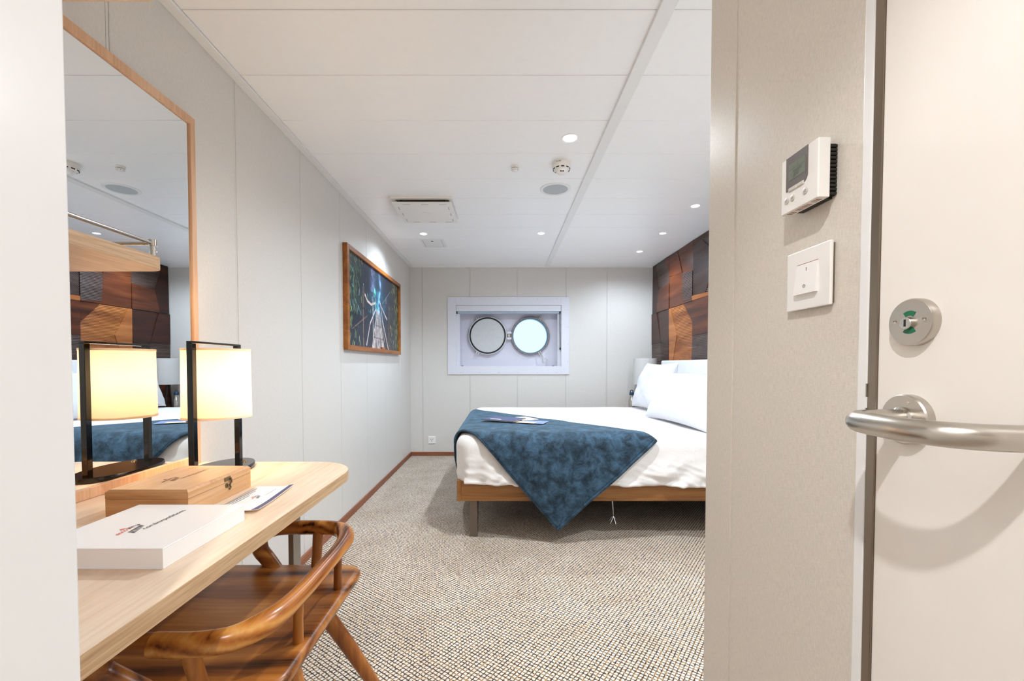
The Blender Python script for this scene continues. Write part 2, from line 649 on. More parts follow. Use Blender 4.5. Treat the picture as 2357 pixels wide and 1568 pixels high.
# ================================================================== THE SETTING
def build_shell():
    obj('floor', B(XL - 0.2, XR + 0.2, YN - 0.1, YB + 0.02, -0.06, 0.0), 'carpet', kind='structure')
    # ---- ceiling: backing plus panels
    ceil = obj('ceiling', B(XL - 0.2, XR + 0.2, YN - 0.1, YB + 0.2, ZC + 0.012, ZC + 0.08), 'ceiling_white', kind='structure')
    xa, xb, xc, xd = XL + 0.04, 0.499, 0.548, XR - 0.006
    y0 = 1.396
    k0 = -9
    ys = [y0 + 0.3094 * k for k in range(k0, 12)] + [YB - 0.012]
    ys = [y for y in ys if YN < y <= YB]
    for i in range(len(ys) - 1):
        for (a, b) in ((xa, xb), (xc, xd)):
            obj('ceiling_panel', B(a + 0.001, b - 0.001, ys[i] + 0.0016, ys[i + 1] - 0.0016, ZC, ZC + 0.012, bev=0.0012, seg=1), 'ceiling_white', ceil)
    obj('trim_1', B(xb - 0.002, xc, YN, YB - 0.001, ZC - 0.012, ZC + 0.012, bev=0.002), 'trim_white', kind='structure')
    t2 = thing('trim_2', (XL, 0, ZC), kind='structure')
    seams = [YN, 1.31, YB - 0.001]
    for i in range(2):
        obj('trim_strip', B(XL, xa - 0.001, seams[i] + 0.001, seams[i + 1], ZC - 0.006, ZC + 0.012, bev=0.002), 'trim_white', t2)
    for y in ys:
        if y > 0.3 and y < 4.8:
            obj('rivet', lathe(BM(), (xa - 0.008, y, ZC - 0.006), [(0.004, 0), (0.003, -0.0012), (0.0, -0.0015)], seg=10), 'trim_white', t2)
    obj('trim_3', B(xa, XR, YB - 0.016, YB, ZC - 0.010, ZC + 0.012, bev=0.002), 'trim_white', kind='structure')
    # ---- left wall: backing plus laminate panels with joint profiles
    wl = obj('wall_left', B(XL - 0.12, XL - 0.006, YN, YB + 0.3, 0, ZC + 0.012), 'joint_profile', kind='structure')
    j0, jw = 1.727, 0.549
    js = [j0 + jw * k for k in range(-6, 6)] + [YB]
    js = [YN] + [j for j in js if j > YN + 0.05]
    for i in range(len(js) - 1):
        obj('wall_panel', B(XL - 0.007, XL, js[i] + 0.0055, js[i + 1] - (0.0055 if js[i + 1] < YB else 0.0), 0, ZC, bev=0.0012, seg=1), 'wall_laminate', wl)
        if js[i + 1] < YB:
            obj('joint_strip', B(XL - 0.006, XL - 0.0012, js[i + 1] - 0.0040, js[i + 1] + 0.0040, 0, ZC), 'wall_laminate', wl)
    # ---- window wall with the opening
    ox0, ox1, oz0, oz1 = -0.535, 0.695, 1.045, 1.760
    bm = BM()
    Y0, Y1 = YB + 0.006, YB + 0.10
    box(bm, XL - 0.1, ox0, Y0, Y1, 0, ZC + 0.012)
    box(bm, ox1, XR + 0.2, Y0, Y1, 0, ZC + 0.012)
    box(bm, ox0, ox1, Y0, Y1, 0, oz0)
    box(bm, ox0, ox1, Y0, Y1, oz1, ZC + 0.012)
    wb = obj('wall_back', bm, 'joint_profile', kind='structure')
    jx = [XL, -0.922, -0.370, 0.182, 0.745, 1.221, XR]
    for i in range(len(jx) - 1):
        a, b = jx[i] + (0.005 if i else 0.0), jx[i + 1] - (0.005 if i < len(jx) - 2 else 0)
        bm = BM()
        for (p, q, r, s) in ((a, min(b, ox0), 0, ZC), (max(a, ox1), b, 0, ZC), (max(a, ox0), min(b, ox1), 0, oz0), (max(a, ox0), min(b, ox1), oz1, ZC)):
            if q - p > 0.002:
                box(bm, p, q, YB, YB + 0.0065, r, s)
        obj('wall_panel', bm, 'wall_laminate', wb)
        if 0 < i:
            x = jx[i]
            bm = BM()
            if ox0 < x < ox1:
                box(bm, x - 0.0036, x + 0.0036, YB + 0.0012, YB + 0.006, 0, oz0)
                box(bm, x - 0.0036, x + 0.0036, YB + 0.0012, YB + 0.006, oz1, ZC)
            else:
                box(bm, x - 0.0036, x + 0.0036, YB + 0.0012, YB + 0.006, 0, ZC)
            obj('joint_strip', bm, 'wall_laminate', wb)
    # ---- headboard wall, bathroom block walls, entrance
    obj('wall_right', B(XR, XR + 0.12, YE - 0.1, YB + 0.2, 0, ZC + 0.012), 'wall_laminate', kind='structure')
    obj('wall_bathroom', B(XE + 0.02, XR, YE - 0.05, YE, 0, ZC), 'wall_laminate', kind='structure')
    we = obj('wall_entry', B(XE + 0.003, XE + 0.06, 0.536, YE - 0.05, 0, ZC), 'warm_lit_laminate', kind='structure')
    jz = 0.829
    obj('corner_panel', B(XE, XE + 0.03, jz + 0.0035, YE, 0, ZC, bev=0.002), 'warm_lit_laminate', we)
    obj('joint_strip', B(XE + 0.0012, XE + 0.004, jz - 0.003, jz + 0.003, 0, ZC), 'warm_lit_laminate', we)
    obj('wall_panel', B(XE, XE + 0.004, 0.536, jz - 0.0035, 0, ZC, bev=0.001, seg=1), 'warm_lit_laminate', we)
    obj('wall_front', B(XL - 0.1, XR, YN - 0.1, YN, 0, ZC + 0.012), 'warm_lit_laminate', kind='structure')
    obj('wall_entry_near', B(XE + 0.003, XE + 0.06, YN, -0.30, 0, ZC), 'warm_lit_laminate', kind='structure')
    # near left partition: white lacquered panel
    wp = obj('wall_partition', B(XL, XW, YN, YW, 0, ZC, bev=0.002), 'white_lacquer', kind='structure')
    # skirtings
    obj('baseboard_left', B(XL, XL + 0.012, YW, YB, 0, 0.046, bev=0.002), 'skirting_wood', kind='structure')
    obj('baseboard_back', B(XL + 0.012, XR, YB - 0.012, YB, 0, 0.046, bev=0.002), 'skirting_wood_x', kind='structure')
    obj('baseboard_right', B(XR - 0.012, XR, YE, YB - 0.012, 0, 0.046, bev=0.002), 'skirting_wood', kind='structure')


def build_door():
    d = thing('door_1', (XE, 0.1, 0), kind='structure')
    obj('door_leaf', B(XE, XE + 0.04, -0.29, 0.5105, 0.01, ZC - 0.01, bev=0.001), 'door_white', d)
    obj('steel_edge', B(XE - 0.002, XE + 0.04, 0.5105, 0.5225, 0.0, ZC, bev=0.0008), 'steel_strip', d)
    obj('door_frame', B(XE - 0.003, XE + 0.05, 0.5225, 0.5360, 0.0, ZC, bev=0.001), 'trim_white', d)
    obj('latch_lip', B(XE - 0.0035, XE - 0.001, 0.5220, 0.5235, 0.998, 1.012), 'steel_polished', d)
    obj('latch_lip', B(XE - 0.0035, XE - 0.001, 0.5220, 0.5235, 1.026, 1.042), 'steel_polished', d)
    # indicator lock
    lc = (XE, 0.463, CAMZ + 0.046)
    lk = obj('lock_rose', lathe(BM(), lc, [(0.0255, 0), (0.0255, -0.0075), (0.0245, -0.009), (0.0, -0.009)], 'X', 48), 'steel_brushed', d, smooth=40)
    fx = XE - 0.0092
    for s in (1, -1):
        bm = BM()
        pts = []
        for k in range(9):
            a = PI / 2 * s + (k / 8 - 0.5) * 1.25
            pts.append((fx, lc[1] + 0.0125 * math.cos(a), lc[2] + 0.0125 * math.sin(a)))
        for k in range(9):
            a = PI / 2 * s + (0.5 - k / 8) * 1.25
            pts.append((fx, lc[1] + 0.0070 * math.cos(a), lc[2] + 0.0070 * math.sin(a)))
        flat_poly(bm, pts)
        obj('vacant_window', bm, 'lock_green', lk)
    obj('lock_knob', lathe(BM(), (fx, lc[1] + 0.0015, lc[2] - 0.001), [(0.0068, 0.001), (0.0068, -0.003), (0.0062, -0.0036), (0, -0.0036)], 'X', 28), 'steel_polished', lk, smooth=40)
    obj('coin_slot', B(fx - 0.0040, fx - 0.0034, lc[1] + 0.0005, lc[1] + 0.0023, lc[2] - 0.0045, lc[2] + 0.0030), 'dark_slot', lk)
    for dy in (0.0165, -0.0165):
        obj('screw', lathe(BM(), (fx, lc[1] + dy, lc[2] + 0.002), [(0.0022, 0.001), (0.0020, -0.0004), (0.0, -0.0007)], 'X', 12), 'steel_polished', lk)
    # lever handle
    hc = (XE, 0.468, CAMZ - 0.060)
    hr = obj('handle_rose', lathe(BM(), hc, [(0.0275, 0), (0.0275, -0.008), (0.0262, -0.0095), (0.0, -0.0095)], 'X', 48), 'steel_brushed', d, smooth=40)
    obj('handle_collar', lathe(BM(), (XE - 0.009, hc[1], hc[2]), [(0.0135, 0), (0.0135, -0.003), (0.0112, -0.0045), (0.0112, -0.006)], 'X', 32), 'steel_polished', hr, smooth=40)
    for a in (1.9, 5.2):
        obj('screw', lathe(BM(), (XE - 0.0093, hc[1] + 0.020 * math.cos(a), hc[2] + 0.020 * math.sin(a)), [(0.0020, 0.001), (0.0018, -0.0004), (0.0, -0.0006)], 'X', 12), 'steel_polished', hr)
    z = hc[2]
    pts = spline([(XE - 0.008, 0.468, z), (XE - 0.04, 0.467, z), (XE - 0.058, 0.463, z), (XE - 0.070, 0.453, z), (XE - 0.0755, 0.436, z), (XE - 0.0778, 0.412, z), (XE - 0.0765, 0.388, z), (XE - 0.070, 0.367, z), (XE - 0.055, 0.352, z), (XE - 0.035, 0.345, z), (XE - 0.014, 0.343, z)], 7)
    obj('lever', tube(BM(), pts, 0.0112, 20), 'steel_brushed', hr, smooth=50)


def build_window():
    w = thing('window_1', (0.08, YB, 1.0), kind='structure')
    X0, X1, Z0, Z1 = -0.628, 0.785, 0.953, 1.850
    ox0, ox1, oz0, oz1 = -0.531, 0.691, 1.049, 1.757
    yf = YB - 0.014
    bm = BM()
    box(bm, X0, ox0, yf, YB + 0.001, Z0, Z1, 0.002)
    box(bm, ox1, X1, yf, YB + 0.001, Z0, Z1, 0.002)
    box(bm, ox0, ox1, yf, YB + 0.001, Z0, oz0, 0.002)
    box(bm, ox0, ox1, yf, YB + 0.001, oz1, Z1, 0.002)
    fr = obj('window_frame', bm, 'window_white', w)
    for i in range(6):
        x = X0 + 0.145 + i * 0.2245
        for z in (Z0 + 0.02, Z1 - 0.018):
            obj('screw', lathe(BM(), (x, yf, z), [(0.005, 0.0006), (0.004, -0.001), (0, -0.0014)], 'Y', 10), 'steel_brushed', fr)
    for i in range(4):
        z = Z0 + 0.15 + i * 0.2
        for x in (X0 + 0.018, X1 - 0.018):
            obj('screw', lathe(BM(), (x, yf, z), [(0.005, 0.0006), (0.004, -0.001), (0, -0.0014)], 'Y', 10), 'steel_brushed', fr)
    # recess box
    yb = 5.125
    bm = BM()
    box(bm, ox0 - 0.01, ox0, YB, yb, oz0 - 0.01, oz1 + 0.01)
    box(bm, ox1, ox1 + 0.01, YB, yb, oz0 - 0.01, oz1 + 0.01)
    box(bm, ox0, ox1, YB, yb, oz0 - 0.01, oz0)
    box(bm, ox0, ox1, YB, yb, oz1, oz1 + 0.01)
    box(bm, ox0, ox0 + 0.040, YB + 0.03, YB + 0.06, oz0, oz1)
    box(bm, ox1 - 0.040, ox1, YB + 0.03, YB + 0.06, oz0, oz1)
    obj('recess_lining', bm, 'window_white', w)
    # hull plate with a round hole
    cx, cz, R = 0.339, 1.409, 0.206
    n = 72
    bm = BM()
    inner, outer = [], []
    for k in range(n):
        a = 2 * PI * k / n
        c, s = math.cos(a), math.sin(a)
        tx = ((ox1 + 0.01 - cx) if c > 0 else (cx - ox0 + 0.01)) / max(abs(c), 1e-6)
        tz = ((oz1 + 0.01 - cz) if s > 0 else (cz - oz0 + 0.01)) / max(abs(s), 1e-6)
        t = min(tx, tz)
        inner.append((cx + R * c, cz + R * s))
        outer.append((cx + t * c, cz + t * s))
    V = {}
    for nm, L_, y in (('i0', inner, yb), ('o0', outer, yb), ('i1', inner, yb + 0.09), ('o1', outer, yb + 0.09)):
        V[nm] = [bm.verts.new((x, y, z)) for x, z in L_]
    for k in range(n):
        q = (k + 1) % n
        bm.faces.new((V['i0'][k], V['i0'][q], V['o0'][q], V['o0'][k]))
        bm.faces.new((V['i1'][k], V['o1'][k], V['o1'][q], V['i1'][q]))
        bm.faces.new((V['i0'][k], V['i1'][k], V['i1'][q], V['i0'][q]))
    # corner fill of the outer rim
    for (a, b) in ((ox0 - 0.01, oz0 - 0.01), (ox1 + 0.01, oz0 - 0.01), (ox0 - 0.01, oz1 + 0.01), (ox1 + 0.01, oz1 + 0.01)):
        o = sorted(outer, key=lambda p: (p[0] - a) ** 2 + (p[1] - b) ** 2)[:2]
        flat_poly(bm, [(o[0][0], yb, o[0][1]), (o[1][0], yb, o[1][1]), (a, yb, b)])
    bmesh.ops.recalc_face_normals(bm, faces=bm.faces)
    obj('hull_plate', bm, 'recess_white', w)
    ring = obj('porthole_ring', lathe(BM(), (cx, yb, cz), [(0.206, 0.0), (0.232, 0.0), (0.232, -0.035), (0.228, -0.040), (0.212, -0.040), (0.206, -0.034), (0.206, 0.0)], 'Y', 64, cap=False), 'ring_grey', w, smooth=40)
    obj('blue_ring', lathe(BM(), (cx, yb, cz), [(0.2005, 0.0), (0.2065, 0.0), (0.2065, -0.030), (0.2005, -0.030), (0.2005, 0.0)], 'Y', 64, cap=False), 'ring_blue', w, smooth=40)  # plain blue ring around the edge of the glass
    obj('glass_pane', lathe(BM(), (cx, yb, cz), [(0.2015, -0.010), (0.2015, -0.022)], 'Y', 64), 'porthole_glass', w)
    for k in range(18):
        a = 2 * PI * k / 18 + 0.1
        obj('bolt', lathe(BM(), (cx + 0.2205 * math.cos(a), yb - 0.040, cz + 0.2205 * math.sin(a)), [(0.004, 0.001), (0.0035, -0.001), (0, -0.0014)], 'Y', 10), 'rubber_black', ring)
    # swung open deadlight cover
    dx, dz = -0.168, 1.412
    yd = yb - 0.045
    dead = obj('deadlight_cover', lathe(BM(), (dx, yd, dz), [(0.228, 0.012), (0.2285, -0.006), (0.222, -0.011), (0.200, -0.011), (0.198, -0.008), (0.0, -0.008)], 'Y', 64), 'deadlight_grey', w, smooth=35)
    obj('rubber_seal', lathe(BM(), (dx, yd - 0.010, dz), [(0.199, 0.0), (0.217, 0.0), (0.214, -0.006), (0.202, -0.006), (0.199, 0.0)], 'Y', 64, cap=False), 'rubber_black', dead, smooth=40)

    def lug(cx_, cz_, ang, y, parent, mat, nm='dog_lug'):
        c, s = math.cos(ang), math.sin(ang)
        bm = BM()
        for o in (-0.013, 0.013):
            b2 = BM()
            box(b2, -0.022, 0.022, y - 0.012, y + 0.012, o - 0.006, o + 0.006, 0.003)
            bmesh.ops.rotate(b2, verts=b2.verts, cent=(0, 0, 0), matrix=Matrix.Rotation(-ang, 3, 'Y'))
            me = bpy.data.meshes.new('t')
            bmesh.ops.translate(b2, verts=b2.verts, vec=(cx_, 0, cz_))
            b2.to_mesh(me)
            b2.free()
            bm.from_mesh(me)
            bpy.data.meshes.remove(me)
        return obj(nm, bm, mat, parent)
    a1 = math.radians(120)
    lug(dx + 0.242 * math.cos(a1), dz + 0.242 * math.sin(a1), a1, yd, dead, 'chrome')
    a2 = math.radians(240)
    lug(dx + 0.242 * math.cos(a2), dz + 0.242 * math.sin(a2), a2, yd, dead, 'deadlight_grey')
    # hinge
    hx = (dx + cx) / 2
    hg = obj('hinge', B(hx - 0.018, hx + 0.018, yb - 0.055, yb - 0.030, dz - 0.016, dz + 0.016, 0.004), 'steel_brushed', w)
    for s in (1, -1):
        obj('hinge_knuckle', B(hx - 0.026, hx + 0.030, yb - 0.060, yb - 0.020, dz + s * 0.034 - 0.014, dz + s * 0.034 + 0.014, 0.006), 'window_white', hg)
    # swing dogs
    for ang, ln in ((math.radians(60), 0.055), (math.radians(-60), 0.075)):
        c, s = math.cos(ang), math.sin(ang)
        p = Vector((cx + 0.236 * c, 0, cz + 0.236 * s))
        lg = lug(p.x, p.z, ang, yb - 0.03, ring, 'chrome')
        bm = BM()
        e = Vector((c, 0, s))
        tube(bm, [p + e * -0.01 + Vector((0, yb - 0.045, 0)), p + e * ln + Vector((0, yb - 0.055, 0))], 0.005, 10)
        if ang < 0:
            q = p + e * ln + Vector((0, yb - 0.055, 0))
            nrm = Vector((-s, 0, c))
            tri = [q - nrm * 0.008, q + e * 0.032 - nrm * 0.030, q + e * 0.045 - nrm * 0.024, q + e * 0.045 + nrm * 0.024, q + e * 0.032 + nrm * 0.030, q + nrm * 0.008, q - nrm * 0.008]
            tube(bm, spline(tri, 4), 0.0035, 8)
        obj('dog_bolt', bm, 'steel_polished', lg, smooth=50)
    for x in (-0.46, 0.60):
        obj('drain_clip', B(x - 0.012, x + 0.012, YB + 0.015, YB + 0.03, oz0, oz0 + 0.008), 'antique_brass', w)
    # roller blind
    t = thing('roller_blind', (0.08, YB + 0.02, 1.75), 'rolled-up grey roller blind in a white cassette above the portholes', 'blind')
    obj('cassette', B(ox0 + 0.002, ox1 - 0.002, YB - 0.004, YB + 0.050, 1.687, 1.7555, 0.002), 'window_white', t)
    obj('rolled_fabric', tube(BM(), [(ox0 + 0.01, YB + 0.028, 1.678), (ox1 - 0.02, YB + 0.028, 1.678)], 0.020, 20), 'blind_grey', t, smooth=50)
    for x in (ox0 + 0.003, ox1 - 0.022):
        obj('end_cap', B(x, x + 0.012, YB + 0.006, YB + 0.046, 1.659, 1.690, 0.002), 'black_plastic', t)
    ch = obj('pull_cord', tube(BM(), [(0.674, YB + 0.004, 1.687), (0.677, YB + 0.004, 1.45), (0.680, YB + 0.004, 1.262)], 0.0035, 8), 'lamp_dark', t, smooth=50)
    obj('cord_weight', lathe(BM(), (0.680, YB + 0.004, 1.240), [(0.007, 0), (0.009, 0.004), (0.009, 0.022), (0.004, 0.028)], 'Z', 14), 'black_plastic', ch, smooth=40)


# ================================================================== LEFT SIDE: MIRROR, DESK, SHELVES
HD = 0.342
ZD = CAMZ - HD            # desk top height
YD = 1.497                # desk far end
XD = -0.494               # desk front edge


def build_mirror_desk():
    m = thing('wall_mirror', (XL, 0.97, ZD), 'tall mirror in a slim pale oak frame above the desk', 'mirror')
    xf = XL + 0.018
    y0, y1, z0, z1 = YW + 0.002, 1.480, ZD + 0.001, 1.903
    fw = 0.022
    obj('frame_side', B(XL, xf, y1 - fw, y1, z0, z1, 0.0012, 1), 'mirror_frame_oak', m)
    obj('frame_side', B(XL, xf, y0, y0 + fw, z0, z1, 0.0012, 1), 'mirror_frame_oak', m)
    obj('frame_top', B(XL, xf, y0 + fw, y1 - fw, z1 - 0.026, z1, 0.0012, 1), 'mirror_frame_oak', m)
    obj('frame_bottom', B(XL, xf, y0 + fw, y1 - fw, z0, z0 + 0.028, 0.0012, 1), 'mirror_frame_oak', m)
    obj('mirror_glass', B(XL + 0.002, XL + 0.011, y0 + fw, y1 - fw, z0 + 0.028, z1 - 0.026), 'mirror_silver', m)

    d = thing('desk', (-0.78, 1.0, 0), 'pale oak desk with a rounded corner and one flat grey leg', 'desk')
    th = 0.030
    poly = rrect(XL + 0.002, XD, YW + 0.001, YD, (0, 0.16, 0.0, 0), 14)
    top = obj('desk_top', prism(BM(), poly, ZD - th, ZD), 'oak_edge', d, smooth=40)
    obj('top_veneer', prism(BM(), rrect(XL + 0.002, XD - 0.0012, YW + 0.001, YD - 0.0012, (0, 0.1588, 0, 0), 14), ZD - 0.0002, ZD + 0.0006), 'oak_light', top)
    obj('desk_leg', B(-0.701, -0.6835, 1.385, 1.435, 0, ZD - th, 0.0015), 'desk_leg_grey', d)
    obj('wall_bracket', B(XL + 0.002, XL + 0.03, 0.6, 1.4, ZD - th - 0.03, ZD - th, 0.001), 'desk_leg_grey', d)

    # lower shelf with gallery rail, in front of the mirror
    h = 0.225
    zs = CAMZ + h
    xs, ye = -0.800, 1.035
    s = thing('cosmetics_shelf', (-0.93, 0.75, zs), 'oak shelf with rounded end and steel gallery rail across the mirror', 'shelf')
    obj('shelf_board', prism(BM(), rrect(xf - 0.006, xs, YW + 0.001, ye, (0, 0.045, 0, 0), 10), zs, zs + 0.027), 'oak_edge', s, smooth=40)
    zr = zs + 0.027
    rx, ry = xs - 0.022, ye - 0.022
    rl = obj('gallery_rail', tube(BM(), [(rx, YW + 0.002, zr + 0.034), (rx, ry, zr + 0.034)], 0.0042, 12), 'steel_polished', s, smooth=50)
    obj('end_rail', tube(BM(), [(rx, ry, zr + 0.034), (xf + 0.001, ry, zr + 0.034)], 0.0042, 12), 'steel_polished', s, smooth=50)
    obj('rail_post', lathe(BM(), (rx, ry, zr), [(0.0065, 0), (0.0065, 0.028), (0.0095, 0.028), (0.0095, 0.042), (0, 0.042)], 'Z', 20), 'steel_polished', s, smooth=40)
    obj('rail_post', lathe(BM(), (rx, 0.60, zr), [(0.0065, 0), (0.0065, 0.028), (0.0095, 0.028), (0.0095, 0.042), (0, 0.042)], 'Z', 20), 'steel_polished', s, smooth=40)

    zu = 1.921
    u = thing('upper_shelf', (-0.93, 0.75, zu), 'oak shelf high on the wall above the mirror', 'shelf')
    obj('shelf_board', prism(BM(), rrect(XL + 0.0195, -0.822, YW + 0.001, 1.028, (0, 0.0, 0, 0), 10), zu, zu + 0.027), 'oak_light_x', u)
    for y in (0.55, 0.95):
        obj('bracket', B(XL + 0.0195, -0.95, y - 0.006, y + 0.006, zu + 0.027, zu + 0.05, 0.001), 'steel_brushed', u)


def build_desk_lamp():
    cx, cy = -0.900, 1.348
    zb = ZD + 0.0006
    t = thing('desk_lamp', (cx, cy, zb), 'lit desk lamp with cream drum shade in a black square-bar frame', 'lamp')
    n = 48
    prof = [(1.0, 0.0), (1.0, 0.014), (0.985, 0.016), (0.0, 0.016)]
    obj('base', lathe(BM(), (cx, cy, zb), [(r * 1.0, h) for r, h in prof], 'Z', 56, 0.082, 0.142), 'dark_glass_black', t, smooth=40)
    zt = zb + 0.016
    top = CAMZ + 0.062
    b = 0.0085
    for y in (1.238, 1.452):
        obj('frame_post', B(cx - b, cx + b, y - b, y + b, zt, top, 0.001), 'dark_glass_black', t)
    obj('frame_crossbar', B(cx - b, cx + b, 1.238 - b, 1.452 + b, top, top + 0.007, 0.001), 'dark_glass_black', t)
    z0, z1 = CAMZ - 0.166, CAMZ + 0.050
    sh = obj('lamp_shade', lathe(BM(), (cx, cy, 0), [(0.0945, z0), (0.0945, z0 + 0.004), (0.0925, z1)], 'Z', 64, cap=False), 'shade_cream', t, smooth=40)
    for z, r in ((z0, 0.0945), (z1 - 0.007, 0.0928)):
        obj('shade_trim', lathe(BM(), (cx, cy, z), [(r + 0.0008, 0), (r + 0.0008, 0.007)], 'Z', 64, cap=False), 'shade_cream', sh, smooth=40)
    obj('shade_spider', B(cx - 0.004, cx + 0.004, cy - 0.0925, cy + 0.0925, z1 - 0.006, z1 - 0.003), 'lamp_dark', t)
    obj('bulb', lathe(BM(), (cx, cy, CAMZ - 0.095), [(0.012, 0.0), (0.013, 0.03), (0.026, 0.055), (0.028, 0.075), (0.020, 0.095), (0.0, 0.104)], 'Z', 20), 'bulb', t, smooth=60)
    obj('bulb_holder', B(cx - 0.012, cx + 0.012, cy - 0.012, cy + 0.012, CAMZ - 0.120, CAMZ - 0.095, 0.003), 'lamp_dark', t)
    obj('holder_arm', B(cx - 0.005, cx + 0.005, cy, 1.445, CAMZ - 0.115, CAMZ - 0.107), 'lamp_dark', t)
    obj('rocker_switch', lathe(BM(), (cx + 0.032, cy + 0.085, zt), [(0.008, 0.0), (0.006, 0.004), (0, 0.005)], 'Z', 16), 'antique_brass', t, smooth=40)
    L = bpy.data.lights.new('lamp_light', 'POINT')
    L.energy = 5.5
    L.color = (1.0, 0.74, 0.48)
    L.shadow_soft_size = 0.035
    lo = bpy.data.objects.new('lamp_light', L)
    COL.objects.link(lo)
    lo.parent = t
    lo.location = (0, 0, CAMZ - 0.045 - zb)


def logo(parent, c, right, up, s, mats):
    """small emblem of two bands of slanting strokes, one coral, one dark"""
    r, u = Vector(right), Vector(up)
    c = Vector(c)
    z = r.cross(u) * 0.0004

    def P(a, b):
        return c + r * (a * s) + u * (b * s) + z
    warm, dark = BM(), BM()
    rnd = random.Random(3)
    for i in range(7):
        a = -1.0 + i * 0.22
        flat_poly(warm, [P(a, 0.12 + 0.02 * i), P(a + 0.17, 0.10 + 0.05 * i), P(a + 0.26, 0.42 + 0.03 * i), P(a + 0.10, 0.34 + 0.02 * i)])
    flat_poly(warm, [P(-0.15, 0.55), P(0.3, 0.62), P(0.1, 0.95), P(-0.05, 0.8)])
    for i in range(7):
        a = -0.55 + i * 0.2
        flat_poly(dark, [P(a, -0.62 + 0.06 * i), P(a + 0.08, -0.66 + 0.07 * i), P(a + 0.24, -0.08 + 0.04 * i), P(a + 0.13, -0.04 + 0.04 * i)])
    for i in range(5):
        a = 0.2 + i * 0.14
        flat_poly(dark, [P(a, 0.30 + 0.03 * i), P(a + 0.05, 0.26 + 0.03 * i), P(a + 0.12, 0.62 - 0.03 * i), P(a + 0.06, 0.64 - 0.03 * i)])
    flat_poly(dark, [P(0.86, 0.2), P(1.06, 0.34), P(0.95, 0.5), P(0.82, 0.36)])
    obj('printed_emblem', warm, mats[0], parent)
    obj('printed_emblem', dark, mats[1], parent)


